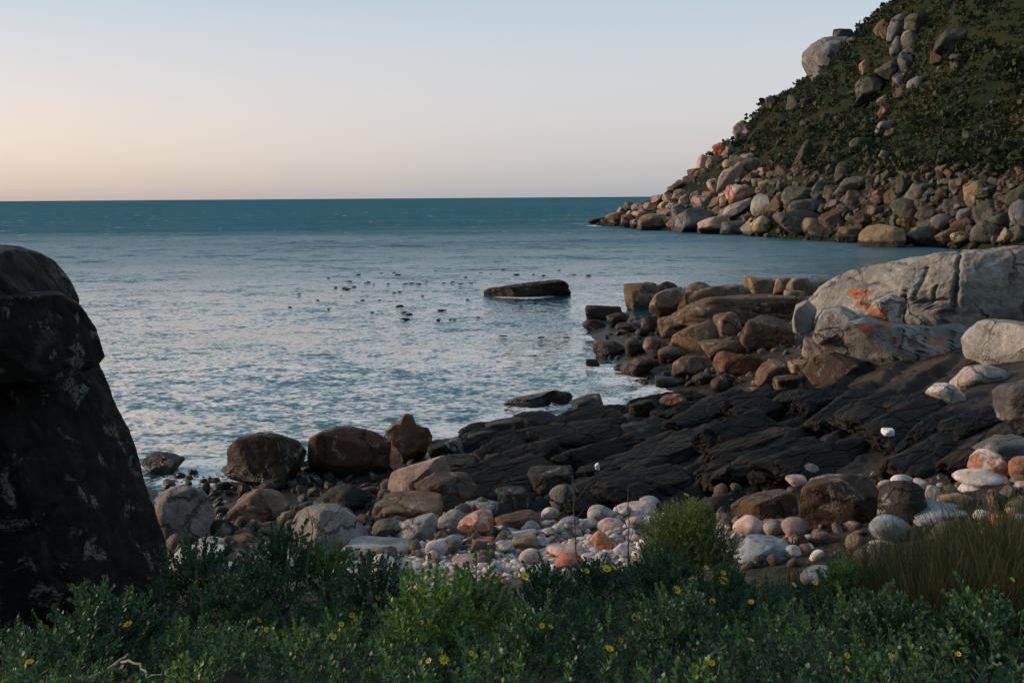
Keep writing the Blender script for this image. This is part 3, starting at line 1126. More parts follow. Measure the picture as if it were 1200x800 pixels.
# ---- two dark granite boulders at the left edge
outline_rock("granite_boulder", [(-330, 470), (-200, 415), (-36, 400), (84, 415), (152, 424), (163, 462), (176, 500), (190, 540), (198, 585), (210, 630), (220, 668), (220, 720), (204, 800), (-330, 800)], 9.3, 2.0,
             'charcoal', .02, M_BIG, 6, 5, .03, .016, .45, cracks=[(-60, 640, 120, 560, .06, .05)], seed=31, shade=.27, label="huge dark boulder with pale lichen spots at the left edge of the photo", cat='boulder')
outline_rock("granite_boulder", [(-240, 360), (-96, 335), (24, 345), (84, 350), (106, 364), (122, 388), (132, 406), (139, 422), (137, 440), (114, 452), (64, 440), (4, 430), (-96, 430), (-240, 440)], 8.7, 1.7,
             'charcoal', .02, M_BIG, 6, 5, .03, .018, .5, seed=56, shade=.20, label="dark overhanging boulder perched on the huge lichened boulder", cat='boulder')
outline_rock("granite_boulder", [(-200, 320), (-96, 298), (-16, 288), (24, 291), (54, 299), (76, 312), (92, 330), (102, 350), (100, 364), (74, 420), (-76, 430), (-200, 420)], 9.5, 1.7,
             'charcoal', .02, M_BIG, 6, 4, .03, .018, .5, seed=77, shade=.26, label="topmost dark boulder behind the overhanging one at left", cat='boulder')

# ---- shoreline boulders left of centre
for b, t, s, og, kw, lab in [
    (zoom5((40, 188, 162, 262)), 'dark brown', 'boulder', 0, {}, "small dark wet boulder standing in the water beside the huge left boulder"),
    (zoom5((75, 285, 248, 470)), 'pinkish grey', 'egg', 0, dict(shade=.6), "smooth grey boulder with a black wet base beside the huge left boulder"),
    (zoom5((262, 135, 505, 305)), 'dark brown', 'boulder', .05, dict(sub=5, shade=.62), "biggest dark brown rounded boulder at the water's edge"),
    (zoom5((498, 120, 742, 285)), 'reddish brown', 'boulder', .05, dict(sub=5, shade=.52), "reddish brown flat topped boulder under the craggy rust coloured rock"),
    (zoom5((700, 82, 865, 230)), 'reddish brown', 'crag', .35, dict(sub=5, shade=.85), "craggy rust coloured rock with a pointed top by the water"),
    (zoom5((702, 205, 940, 335)), 'pinkish tan', 'slab', .12, dict(sub=5, tilt=14, cracks=1), "tilted pinkish wedge shaped rock in front of the craggy rust coloured one"),
    (zoom5((800, 250, 1010, 360)), 'dark brown', 'boulder', .05, dict(sub=4), "dark brown rock behind the tilted pinkish wedge"),
    (zoom5((685, 310, 900, 400)), 'brown', 'slab', 0, dict(sub=5, tilt=6, shade=.7), "long brown rock lying below the tilted pinkish wedge"),
    (zoom5((287, 287, 458, 405)), 'brown', 'boulder', 0, dict(sub=5, shade=.8), "round brown boulder in front of the biggest dark brown boulder"),
    (zoom5((440, 340, 682, 490)), 'grey', 'round', 0, dict(sub=5, shade=.8), "large round grey granite boulder behind the green shrubs"),
    (zoom5((515, 272, 705, 370)), 'black', 'boulder', 0, dict(sub=4), "black wet boulder behind the large round grey granite"),
    (zoom5((686, 372, 795, 440)), 'olive grey', 'round', 0, dict(sub=4), "olive grey rounded rock right of the large round grey granite"),
    (zoom5((750, 366, 872, 450)), 'grey', 'boulder', 0, dict(sub=5), "steep sided grey rock left of the orange streaked angular rock"),
    (zoom5((600, 422, 815, 490)), 'pale grey', 'slab', .02, dict(sub=5, tilt=6), "long flat pale grey slab at the left end of the pebbles"),
    (zoom5((866, 347, 990, 430)), 'grey', 'round', 0, dict(sub=5, tilt=-8), "smooth grey boulder just behind the orange streaked angular rock"),
    (zoom5((915, 350, 1034, 442)), 'white', 'crag', .78, dict(sub=5, tilt=12, mat=M_COB), "orange streaked white angular rock among the pebbles"),
    (zoom5((940, 330, 1045, 372)), 'grey', 'slab', 0, dict(sub=4, shade=.8), "flat grey rock half hidden behind the orange streaked angular rock"),
    (zoom5((842, 143, 968, 225)), 'black', 'block', 0, dict(sub=4, tilt=20), "black angular rock right of the craggy rust coloured one"),
    (zoom5((1003, 92, 1118, 160)), 'black', 'block', 0, dict(sub=5, tilt=12), "black block with a sharp top edge against the water"),
    (zoom5((955, 135, 1065, 190)), 'black', 'slab', 0, dict(sub=4, tilt=14), "black tilted slab left of the sharp topped black block"),
    (zoom5((880, 200, 1000, 265)), 'black', 'slab', 0, dict(sub=4, tilt=14), None),
    (zoom5((1000, 190, 1130, 260)), 'charcoal', 'slab', 0, dict(sub=4, tilt=14), None),
    (zoom5((1120, 230, 1260, 320)), 'charcoal', 'slab', 0, dict(sub=4, tilt=16), None),
    (zoom5((1030, 290, 1140, 350)), 'charcoal', 'slab', 0, dict(sub=4, tilt=10), None),
    (zoom5((1028, 358, 1165, 410)), 'dark brown', 'slab', 0, dict(sub=4, shade=1.3), "low flat dark brown rock behind the pebbles"),
    (zoom5((640, 363, 702, 420)), 'dark brown', 'round', 0, dict(sub=4), None),
    (zoom5((425, 352, 492, 405)), 'brown', 'round', 0, dict(sub=4, shade=.7), None),
    (zoom5((358, 384, 422, 425)), 'brown', 'round', 0, dict(sub=4, shade=.7), None),
    (zoom5((187, 430, 282, 475)), 'grey', 'round', 0, dict(sub=4), "low grey rock right of the smooth grey boulder with black base"),
    (zoom5((285, 418, 372, 465)), 'brown', 'round', 0, dict(sub=4, shade=.8), "low brown rock behind the dark green shrubs at left"),
    (zoom5((125, 450, 285, 525)), 'pale grey', 'slab', 0, dict(sub=4), "pale flat rock at the foot of the huge left boulder"),
    (zoom5((285, 470, 335, 510)), 'pale grey', 'boulder', 0, dict(sub=4), None),
    (zoom5((480, 328, 520, 350)), 'grey', 'round', 0, dict(sub=3), None),
    (zoom5((305, 280, 345, 315)), 'reddish brown', 'round', 0, dict(sub=3), None),
    (zoom5((360, 262, 450, 310)), 'dark brown', 'boulder', 0, dict(sub=4), None),
    (zoom5((225, 380, 300, 440)), 'black', 'boulder', 0, dict(sub=4), None),
]:
    kw = dict(kw)
    if kw.get('mat', 0) is None:
        kw.pop('mat')
    any_rock("boulder" if s in ('boulder', 'round', 'egg') else "angular_rock", b, t, s, og, label=lab, cat='boulder' if s in ('boulder', 'round', 'egg') else 'rock', group=None if lab else "shore rocks by the water", **kw)

# ---- rocks between the cove and the pale outcrop
for b, t, s, og, kw, lab in [
    ((731, 331, 772, 368), 'brown', 'block', 0, dict(shade=1.1), "squarish brown boulder at the seaward end of the rock point"),
    ((762, 330, 797, 352), 'dark brown', 'boulder', 0, {}, "dark low boulder behind the seaward end of the rock point"),
    (zoom4((238, 122, 328, 208)), 'tan', 'boulder', 0, dict(tilt=-14, shade=.8, sub=5), "upright tan boulder with a rounded top on the rock point"),
    ((775, 344, 970, 384), 'brown', 'slab', 0, dict(sub=5, tilt=3, depth=.45, shade=.9, seed=15), "long low brown ledge under the tan blocks running into the pale outcrop"),
    ((800, 333, 862, 370), 'tan', 'block', 0, dict(sub=4, tilt=6, shade=.7), None),
    (zoom4((305, 108, 425, 198)), 'tan', 'boulder', 0, dict(shade=.75, sub=5, tilt=8), "broad tan boulder touching the upright rounded one"),
    (zoom4((395, 115, 500, 185)), 'tan', 'block', 0, dict(shade=.8, sub=5, tilt=6), "long tan block on the back ridge of the rock point"),
    (zoom4((488, 95, 562, 145)), 'tan', 'block', 0, dict(shade=.9), "highest tan block on the back ridge of the rock point"),
    (zoom4((558, 98, 604, 150)), 'tan', 'block', .3, {}, None),
    (zoom4((596, 98, 652, 152)), 'pinkish tan', 'block', .2, {}, None),
    (zoom4((640, 104, 695, 145)), 'pinkish tan', 'block', .2, {}, None),
    (zoom4((585, 130, 640, 170)), 'tan', 'block', 0, dict(shade=.7), None),
    (zoom4((75, 166, 178, 215)), 'dark brown', 'slab', 0, dict(shade=1.2), "low dark slab awash at the seaward tip of the rock point"),
    (zoom4((130, 186, 192, 228)), 'dark brown', 'boulder', 0, dict(shade=1.2), None),
    (zoom4((70, 205, 132, 236)), 'dark brown', 'boulder', 0, dict(shade=1.2), None),
    (zoom4((155, 213, 222, 242)), 'dark brown', 'boulder', 0, {}, None),
    (zoom4((95, 258, 182, 308)), 'brown', 'boulder', 0, dict(shade=.7), "rounded brown boulder in the water below the low dark slab"),
    (zoom4((178, 250, 238, 303)), 'brown', 'boulder', 0, dict(shade=.8), None),
    (zoom4((225, 248, 292, 312)), 'brown', 'boulder', 0, dict(shade=.9), "upright brown boulder left of the big brown wedge"),
    (zoom4((220, 195, 265, 245)), 'dark brown', 'boulder', 0, {}, None),
    (zoom4((262, 193, 348, 255)), 'brown', 'slab', 0, dict(tilt=8), "flat brown slab above the big brown wedge"),
    (zoom4((285, 208, 424, 295)), 'brown', 'block', 0, dict(tilt=22, sub=5, shade=1.1), "big brown wedge in the middle of the rock point"),
    (zoom4((368, 256, 484, 310)), 'brown', 'slab', 0, dict(tilt=8, shade=.8), "low brown slab right of the big brown wedge"),
    (zoom4((298, 298, 405, 358)), 'brown', 'round', 0, dict(sub=5), "smooth rounded brown boulder in front of the big brown wedge"),
    (zoom4((260, 273, 335, 322)), 'brown', 'round', 0, {}, "brown boulder in front and left of the big brown wedge"),
    (zoom4((168, 300, 258, 358)), 'brown', 'boulder', 0, dict(shade=.75), "dark brown boulder at the waterline below the big brown wedge"),
    (zoom4((408, 188, 482, 252)), 'brown', 'slab', 0, dict(tilt=10), "brown slab behind and right of the big brown wedge"),
    (zoom4((470, 198, 612, 295)), 'brown', 'slab', 0, dict(tilt=-6, shade=.75, sub=5), "broad low brown sheet of rock left of the pale outcrop"),
    (zoom4((470, 150, 620, 215)), 'dark brown', 'slab', 0, dict(tilt=4, shade=1.2), "broad dark slab behind the pale outcrop's left end"),
    (zoom4((350, 340, 408, 378)), 'brown', 'round', 0, dict(shade=.8), None),
    (zoom4((398, 343, 462, 393)), 'dark brown', 'boulder', 0, dict(shade=1.3), None),
    (zoom4((412, 283, 525, 355)), 'reddish brown', 'block', 0, dict(tilt=-12, sub=5, shade=1.1), "reddish brown tilted block in front of the low brown slab"),
    (zoom4((508, 303, 605, 385)), 'brown', 'block', 0, dict(tilt=20, sub=5), "tilted brown wedge below the pale outcrop's left end"),
    (zoom4((600, 308, 664, 348)), 'tan', 'block', 0, dict(shade=.85), "small tan block at the foot of the pale outcrop"),
    (zoom4((488, 376, 542, 408)), 'tan', 'slab', 0, dict(tilt=12, shade=.7), None),
    (zoom4((265, 395, 346, 450)), 'reddish brown', 'round', .12, dict(shade=1.3), "reddish wet boulder by the water at the edge of the dark shelf"),
    (zoom4((252, 348, 332, 378)), 'dark brown', 'slab', 0, {}, None),
    (zoom4((150, 318, 185, 345)), 'dark brown', 'round', 0, {}, None),
    (zoom4((560, 345, 640, 400)), 'dark brown', 'slab', 0, dict(tilt=10), None),
    (zoom4((430, 250, 470, 280)), 'brown', 'boulder', 0, {}, None),
    (zoom4((205, 225, 240, 255)), 'dark brown', 'boulder', 0, {}, None),
    (zoom4((340, 195, 400, 225)), 'brown', 'slab', 0, {}, None),
    (zoom4((36, 398, 132, 455)), 'charcoal', 'block', 0, dict(tilt=20, shade=1.5), "pointed dark rock at the seaward edge of the dark shelf"),
    (zoom4((185, 405, 280, 460)), 'charcoal', 'slab', 0, dict(tilt=18), "dark slab left of the reddish wet boulder"),
]:
    kw['shade'] = kw.get('shade', 1.0) * .66
    any_rock("boulder" if s in ('boulder', 'round', 'egg') else "angular_rock", b, t, s, og, label=lab, cat='boulder' if s in ('boulder', 'round', 'egg') else 'rock', group=None if lab else "brown rocks of the rock point", **kw)

# ---- skerries in the cove
for b, t, s, d, kw, lab, foam in [
    ((563, 327, 667, 352), 'dark brown', 'slab', 60.8, dict(tilt=5, sub=5, depth=.5, shade=.7), "long low dark rock standing alone in the cove", 3.5),
    ((588, 463, 668, 480), 'black', 'slab', 28.4, dict(tilt=5, sub=4, depth=.5), "low black reef awash near the dark shelf", 1.8),
    ((640, 458, 672, 474), 'black', 'boulder', 28.6, dict(sub=4, depth=.6), "small black knob on the right end of the low reef", 1.0),
    ((686, 420, 703, 430), 'dark brown', 'slab', 35.3, dict(sub=3, depth=.6), "small dark rock just breaking the surface off the rock point", .9),
    ((1120, 303, 1160, 310), 'black', 'slab', 84, dict(sub=3, depth=.5), "thin dark rock awash beneath the headland boulders", 1),
]:
    any_rock("skerry", b, t, s, 0, d=d, label=lab, cat='rock', **kw)
    p = at((b[0] + b[2]) / 2, (b[1] + b[3]) / 2, d)
    FOAM_SPOTS.append((p[0], p[1], foam))

# ---- the pale outcrop on the right: one thing, its jointed blocks are parts
OUTC = empty("granite_outcrop", tuple(at(1080, 440, 27.0)))
tag(OUTC, "large pale grey granite outcrop with cracks and orange lichen patches", "outcrop")
bpy.context.view_layer.update()
LICH = [(1003, 345, 20, 7), (1012, 357, 13, 6), (1036, 370, 6, 16), (1028, 366, 10, 8), (1016, 381, 12, 6), (1050, 393, 6, 5), (1095, 396, 14, 6), (1116, 416, 9, 9), (1102, 408, 8, 6), (1018, 361, 6, 6), (1110, 424, 6, 8)]
for pts, t, og, d, dep, kw in [
    ([(927, 376), (930, 360), (941, 347), (958, 335), (980, 324), (1010, 312), (1043, 308), (1076, 302), (1092, 298), (1130, 294), (1185, 288), (1250, 286), (1330, 310), (1345, 420), (1240, 442), (1122, 442), (1040, 446), (965, 434), (935, 404)], 'pale grey', .02, 28.6, 2.3,
     dict(sub=6, facets=9, cn=.04, fn=.034, full=.5, seed=41, shade=.66, cracks=[(1062, 336, 1056, 400, .16, .04), (1086, 314, 1070, 346, .16, .04), (1095, 330, 1088, 390, .16, .04), (1121, 296, 1114, 400, .26, .055), (1075, 350, 1110, 345, .12, .04), (1040, 318, 1095, 312, .08, .05), (940, 352, 990, 350, .10, .05), (985, 330, 1040, 336, .10, .04), (1020, 380, 1110, 380, .16, .035), (1000, 345, 1060, 340, .10, .04)])),
    ([(930, 428), (936, 404), (950, 388), (985, 374), (1010, 370), (1045, 379), (1095, 383), (1130, 376), (1150, 386), (1148, 410), (1132, 432), (1095, 452), (1040, 450), (985, 448), (955, 442)], 'grey', .08, 26.4, 1.5,
     dict(sub=6, facets=8, cn=.04, fn=.030, full=.45, seed=42, shade=.84, cracks=[(1058, 384, 1046, 440, .14, .03), (1086, 384, 1066, 440, .14, .03), (1118, 384, 1110, 430, .16, .04)])),
    ([(956, 374), (964, 362), (985, 358), (1004, 366), (1000, 380), (976, 396), (960, 404), (950, 394)], 'pale grey', .02, 26.95, .8, dict(sub=5, facets=1, cn=.06, seed=43, shade=.62)),
    ([(928, 376), (932, 358), (945, 351), (957, 362), (953, 384), (941, 392), (930, 388)], 'pale grey', 0, 27.5, 1.0, dict(sub=5, facets=1, cn=.06, seed=44, shade=.62)),
    ([(1012, 376), (1022, 354), (1044, 345), (1060, 350), (1058, 380), (1040, 385)], 'pale grey', .06, 27.2, .9, dict(sub=5, facets=5, seed=47, full=.4, shade=.68)),
    ([(1117, 394), (1121, 334), (1133, 316), (1158, 305), (1190, 297), (1245, 296), (1330, 310), (1360, 420), (1200, 440), (1132, 405)], 'grey', .03, 27.3, 2.1,
     dict(sub=6, facets=9, cn=.04, fn=.03, full=.45, seed=50, shade=.66, cracks=[(1135, 312, 1210, 306, .2, .05), (1170, 300, 1160, 375, .16, .04), (1120, 352, 1200, 360, .16, .04)])),
    ([(940, 436), (950, 420), (975, 412), (1005, 420), (1012, 440), (990, 452), (950, 450)], 'dark brown', 0, 25.9, .8, dict(sub=5, facets=5, seed=51, shade=1.1)),
    ([(1028, 450), (1040, 432), (1080, 428), (1125, 430), (1150, 445), (1140, 468), (1060, 470)], 'dark brown', .20, 25.0, 1.3, dict(sub=5, facets=7, seed=52)),
]:
    kw['lichen'] = LICH
    o = outline_rock("rock_block", pts, d, dep, t, og, M_OUT, cat=None, **kw)
    PLACED.pop()
    o.parent = OUTC
    o.location = Vector(o.location) - OUTC.location

# ---- right hand boulders and slabs
for b, t, s, og, kw, lab in [
    ((1119, 375, 1290, 447), 'pale grey', 'boulder', .05, dict(d=23.2, sub=6, seed=5, shade=.72), "big whitish grey boulder at the right edge below the outcrop"),
    ((1115, 425, 1183, 466), 'pinkish grey', 'round', .12, dict(d=21.5, sub=5, tilt=5), "grey boulder with a pinkish front under the big whitish one"),
    ((1079, 448, 1134, 488), 'white', 'round', .30, dict(d=20.3, sub=5, tilt=-8), "white topped boulder with a rust red lower half on the dark shelf"),
    ((1170, 440, 1260, 500), 'dark grey', 'slab', .2, dict(sub=4), None),
    ((1145, 512, 1230, 550), 'dark grey', 'slab', 0, dict(sub=5, shade=1.3, tilt=-4), "low dark grey slab behind the stack of streaked cobbles"),
    (zoom6((633, 185, 722, 245)), 'pinkish grey', 'round', .05, dict(sub=5, tilt=6, shade=.8), "brownish grey boulder above the big dark lichened block"),
    (zoom6((640, 212, 692, 242)), 'pink', 'round', .25, dict(sub=4, mat=M_COB, d=13.9), "small pink stone leaning against the brownish grey boulder"),
    (zoom6((670, 208, 865, 348)), 'dark brown', 'block', .04, dict(sub=6, cracks=2, shade=.9, seed=91), "big dark lichened block behind the reeds"),
    (zoom6((850, 222, 976, 345)), 'charcoal', 'block', .02, dict(sub=5, cracks=1, seed=92), "black pitted block joined to the right of the big dark one"),
    (zoom6((498, 250, 676, 322)), 'dark brown', 'slab', .05, dict(sub=5, tilt=10, seed=93), "dark brown slab sloping down left of the big dark lichened block"),
    (zoom6((518, 306, 598, 362)), 'pink', 'egg', .18, dict(sub=5, mat=M_COB), "pink speckled oval cobble right of the round bush"),
    (zoom6((588, 316, 642, 358)), 'pinkish grey', 'egg', 0, dict(sub=4, mat=M_COB, shade=.7), "dusky cobble between two pink ones right of the round bush"),
    (zoom6((630, 311, 696, 362)), 'pink', 'egg', .02, dict(sub=5, mat=M_COB, shade=.75), "smooth pinkish cobble against the big dark lichened block"),
    (zoom6((516, 354, 664, 422)), 'blue grey', 'slab', 0, dict(sub=5, mat=M_COB), "flat blue grey rock in front of the pink oval cobble"),
    (zoom6((636, 376, 682, 412)), 'pale grey', 'round', 0, dict(sub=4, mat=M_COB), None),
    (zoom6((886, 209, 942, 246)), 'white', 'egg', 0, dict(sub=4, mat=M_COB, d=13.2), "white cobble lying on top of the black pitted block"),
    (zoom6((857, 224, 892, 246)), 'pink', 'egg', 0, dict(sub=4, mat=M_COB, d=13.1), "tiny pink cobble beside the white one on the black block"),
    (zoom6((968, 235, 1002, 290)), 'pale grey', 'boulder', 0, dict(sub=4, mat=M_COB), "pale upright stone beside the black pitted block"),
    (zoom6((998, 250, 1082, 296)), 'brown', 'round', 0, dict(sub=4, mat=M_COB), "brown cobble behind the blue grey flat slab"),
    (zoom6((832, 304, 936, 375)), 'blue grey', 'egg', 0, dict(sub=5, mat=M_COB, tilt=-14), "blue grey oval boulder at the edge of the reeds"),
    (zoom6((936, 278, 1082, 332)), 'blue grey', 'slab', 0, dict(sub=5, mat=M_COB, tilt=-3, shade=1.1), "flat blue grey slab right of the oval boulder by the reeds"),
    (zoom6((940, 312, 996, 338)), 'white', 'egg', 0, dict(sub=4, mat=M_COB, shade=.8), "pale cobble tucked under the flat blue grey slab"),
    (zoom6((838, 362, 900, 385)), 'pale grey', 'egg', 0, dict(sub=4, mat=M_COB), None),
    (zoom6((1072, 260, 1158, 300)), 'pinkish grey', 'egg', 0, dict(sub=4, mat=M_COB, d=13.0), "pinkish grey cobble at the bottom of the streaked stack"),
    (zoom6((1045, 230, 1132, 268)), 'white', 'egg', .22, dict(sub=5, mat=M_COB, d=13.1), "third cobble down in the streaked stack at the right"),
    (zoom6((1040, 196, 1164, 243)), 'white', 'egg', .42, dict(sub=5, mat=M_COB, d=13.2), "long red banded cobble in the middle of the streaked stack"),
    (zoom6((1064, 151, 1168, 210)), 'white', 'round', .66, dict(sub=5, mat=M_COB, d=13.3, tilt=12, planes=[(.3, 0, .9, .7)]), "orange and white streaked boulder on top of the stack at right"),
    (zoom6((1118, 220, 1168, 254)), 'pale pink', 'egg', 0, dict(sub=4, mat=M_COB, d=13.2), "pale pink cobble on the right side of the streaked stack"),
    (zoom6((1158, 166, 1240, 232)), 'reddish brown', 'round', .15, dict(sub=5, mat=M_COB, d=13.0, shade=1.4), "reddish brown boulder at the right edge beside the stack"),
    (zoom6((1162, 252, 1250, 312)), 'blue grey', 'egg', 0, dict(sub=4, mat=M_COB, d=12.4), "blue grey boulder half out of the right edge"),
    (zoom6((675, 425, 765, 478)), 'pinkish grey', 'round', 0, dict(sub=5, mat=M_COB, d=8.6), "grey stone showing among the foreground shrubs left of the reeds"),
    (zoom6((85, 230, 152, 304)), 'dark grey', 'egg', 0, dict(sub=5, shade=1.3, tilt=6), "dark grey upright oval boulder behind the pebbles"),
    (zoom6((228, 239, 300, 286)), 'grey', 'round', 0, dict(sub=5, mat=M_COB), "smooth grey boulder behind the pebbles left of the round bush"),
    (zoom6((298, 262, 345, 285)), 'grey', 'round', 0, dict(sub=4, mat=M_COB), None),
    (zoom6((115, 288, 173, 320)), 'pinkish grey', 'egg', 0, dict(sub=4, mat=M_COB), "pinkish cobble below the dark grey upright oval"),
    (zoom6((175, 282, 242, 322)), 'grey', 'egg', 0, dict(sub=4, mat=M_COB), "grey oval cobble below the smooth grey boulder"),
    (zoom6((235, 273, 342, 320)), 'pale pink', 'round', .05, dict(sub=5, mat=M_COB), "large pale pink stone left of the round bush"),
    (zoom6((198, 312, 268, 350)), 'pink', 'egg', .28, dict(sub=5, mat=M_COB), "reddish pink cobble below the large pale pink stone"),
    (zoom6((266, 308, 310, 340)), 'pink', 'egg', .05, dict(sub=4, mat=M_COB), "pink cobble against the left of the round bush"),
    (zoom6((108, 308, 160, 337)), 'grey', 'egg', 0, dict(sub=4, mat=M_COB), None),
    (zoom6((150, 313, 207, 342)), 'pinkish grey', 'egg', 0, dict(sub=4, mat=M_COB), None),
    (zoom6((10, 318, 66, 354)), 'grey', 'egg', 0, dict(sub=4, mat=M_COB), "speckled grey round cobble right of the orange streaked angular rock"),
    (zoom6((184, 341, 240, 397)), 'orange', 'boulder', .35, dict(sub=5, mat=M_COB), "bright orange cobble among the pebbles"),
    (zoom6((78, 372, 180, 412)), 'pink', 'egg', .20, dict(sub=5, mat=M_COB), "long reddish pink cobble left of the bright orange one"),
    (zoom6((-4, 355, 64, 392)), 'brown', 'slab', .10, dict(sub=5, mat=M_COB), "flat reddish brown cobble in the middle of the pebbles"),
    (zoom6((14, 384, 74, 432)), 'pale pink', 'egg', .15, dict(sub=5, mat=M_COB), "pale pink round cobble in front of the flat reddish brown one"),
    (zoom6((98, 394, 168, 436)), 'rust red', 'round', .25, dict(sub=5, mat=M_COB), "rust red cobble at the front of the pebbles"),
    (zoom6((-12, 338, 60, 366)), 'blue grey', 'slab', 0, dict(sub=4, mat=M_COB, shade=1.35), "flat pale blue grey cobble right of the orange streaked rock"),
    ((498, 631, 525, 655), 'white', 'egg', 0, dict(sub=4, mat=M_COB), "roundest white cobble left of the orange streaked rock"),
    ((516, 625, 542, 645), 'blue grey', 'egg', 0, dict(sub=4, mat=M_COB, shade=1.5), "pale blue cobble touching the left of the orange streaked rock"),
    ((552, 628, 580, 643), 'rust red', 'slab', .2, dict(sub=4, mat=M_COB), "rust coloured flat cobble in front of the orange streaked rock"),
    ((528, 648, 566, 662), 'pink', 'egg', .2, dict(sub=4, mat=M_COB), "pink cobble with a red front in front of the orange streaked rock"),
    ((430, 640, 450, 650), 'rust red', 'egg', .2, dict(sub=4, mat=M_COB), "small red cobble lying on the long flat pale grey slab"),
    ((455, 655, 486, 682), 'pale pink', 'boulder', .1, dict(sub=4, mat=M_COB), None),
    ((470, 672, 490, 690), 'pink', 'boulder', .1, dict(sub=4, mat=M_COB), None),
    ((436, 648, 466, 668), 'pale grey', 'egg', 0, dict(sub=4, mat=M_COB), None),
]:
    small = (b[2] - b[0]) < 62 and kw.get('mat') is M_COB
    any_rock("cobble" if small else ("boulder" if s in ('boulder', 'round', 'egg') else "angular_rock"), b, t, s, og, label=lab,
               cat='cobble' if small else ('boulder' if s in ('boulder', 'round', 'egg') else 'rock'), group=None if lab else ("cobbles of the pebble beach" if small else "rocks on the right of the shelf"), **kw)

# ---- pebble beach fill: loose cobbles packed between the named ones
occ = [(q['px'], q['py'], q['w'] * .5) for q in PLACED]
PAL = [('pale grey', 4), ('white', 3), ('pale pink', 6), ('pink', 5), ('grey', 4), ('blue grey', 3), ('rust red', 1), ('tan', 1), ('pinkish grey', 4)]
PN = [p for p, k in PAL for _ in range(k)]
r1 = np.random.default_rng(404)
COBS = []


def in_beach(x, y):
    if 395 < x < 770:
        top = np.interp(x, [395, 470, 500, 600, 660, 770], [650, 640, 632, 618, 600, 594])
        bot = np.interp(x, [395, 480, 560, 640, 770], [668, 694, 690, 678, 672])
        return top < y < bot
    if 840 < x < 960:
        return 616 < y < 655 and r1.random() < .5
    if 1020 < x < 1200:
        return 568 < y < 615 and r1.random() < .6
    if 200 < x < 395:
        return 638 < y < 668 and r1.random() < .35
    return False


PROTO = []
for i in range(14):
    X, Fc = rock_shape(['egg', 'round', 'egg', 'boulder', 'egg', 'round'][i % 6], 600 + i, 3, 0)
    PROTO.append(mesh_from("cobble", X * .5, Fc, M_COB))
tries = 0
while len(COBS) < 250 and tries < 14000:
    tries += 1
    x, y = r1.uniform(200, 1200), r1.uniform(560, 695)
    if not in_beach(x, y):
        continue
    w = r1.choice([10, 13, 17, 22, 27, 34], p=[.16, .24, .24, .18, .12, .06])
    if any((x - ox) ** 2 + ((y - oy) * 1.5) ** 2 < (.82 * (w * .5 + orr)) ** 2 for ox, oy, orr in occ):
        continue
    occ.append((x, y, w * .5))
    COBS.append((x, y, w))
# sort far to near so that copies are named in a stable order
for x, y, w in COBS:
    d = hit(x, y, shore_h, 8, 30, 400)
    if d is None:
        continue
    Wm = w * d / F0
    p = at(x, y, d)
    t = PN[r1.integers(len(PN))]
    o = link("cobble", PROTO[r1.integers(len(PROTO))], None, (p[0], p[1], shore_h(p[:1], p[1:2])[0] + .16 * Wm))
    o.scale = (Wm * r1.uniform(.9, 1.1), Wm * r1.uniform(.8, 1.1), Wm * r1.uniform(.5, .72))
    o.rotation_euler = (r1.normal() * .2, r1.normal() * .2, r1.uniform(0, 6.28))
    rr = r1.uniform(.85, 1.15)
    o.color = tuple(min(1, v * rr * 1.2) for v in TINT[t]) + (r1.choice([0, 0, 0, .12, .3]),)
    tag(o, None, 'cobble', "cobbles of the pebble beach")
    PLACED.append(dict(o=o, px=x, py=y, w=w, tint=t, style='egg', fixed=False, group="cobbles of the pebble beach", d=d, W=Wm, cat='cobble'))


# gravel between the cobbles
def build_gravel():
    V0, F0_ = ico(0)
    r = np.random.default_rng(12)
    Vs, Fs, T, n = [], [], [], 0
    pts = []
    while len(pts) < 1900:
        x, y = r.uniform(400, 770), r.uniform(598, 692)
        if not in_beach(x, y):
            continue
        pts.append((x, y))
    pts = np.array(pts)
    base = at_z(pts[:, 0], pts[:, 1], 1.0)[:, :2] + r.normal(size=(len(pts), 2)) * .15
    hz = shore_h(base[:, 0], base[:, 1])
    for (bx, by), bz in zip(base, hz):
        s = r.uniform(.025, .075)
        sc = np.array((s * r.uniform(.9, 1.5), s * r.uniform(.9, 1.4), s * .65))
        a = r.uniform(0, 6.28)
        c, s_ = math.cos(a), math.sin(a)
        X = (V0 * (1 + .18 * r.normal(size=(len(V0), 1)))) * sc
        X = X @ np.array([[c, s_, 0], [-s_, c, 0], [0, 0, 1]])
        Vs.append(X + (bx, by, bz + .01))
        Fs.append(F0_ + n)
        T.append(np.full(len(V0), r.random()))
        n += len(V0)
    m = NT("gravel")
    t = m.n('ShaderNodeAttribute', attribute_name='tone').outputs['Fac']
    pos = m.n('ShaderNodeNewGeometry').outputs['Position']
    col = m.mix(m.mr(t, .2, .8), (.28, .26, .25), (.56, .50, .47))
    col = m.mix(m.mr(t, .88, .94), col, (.38, .18, .13))
    col = m.mix(m.mr(m.noise(pos, 90, 3, .6), .45, .65, 0, .35), col, (.10, .09, .09))
    m.bsdf(col, .85, None, .25)
    me = mesh_from("gravel", np.concatenate(Vs), np.concatenate(Fs), m.m)
    set_attr(me, "tone", np.concatenate(T))
    tag(link("gravel", me), "small grey and pink stones filling gaps between the cobbles", None, None, 'stuff')


build_gravel()

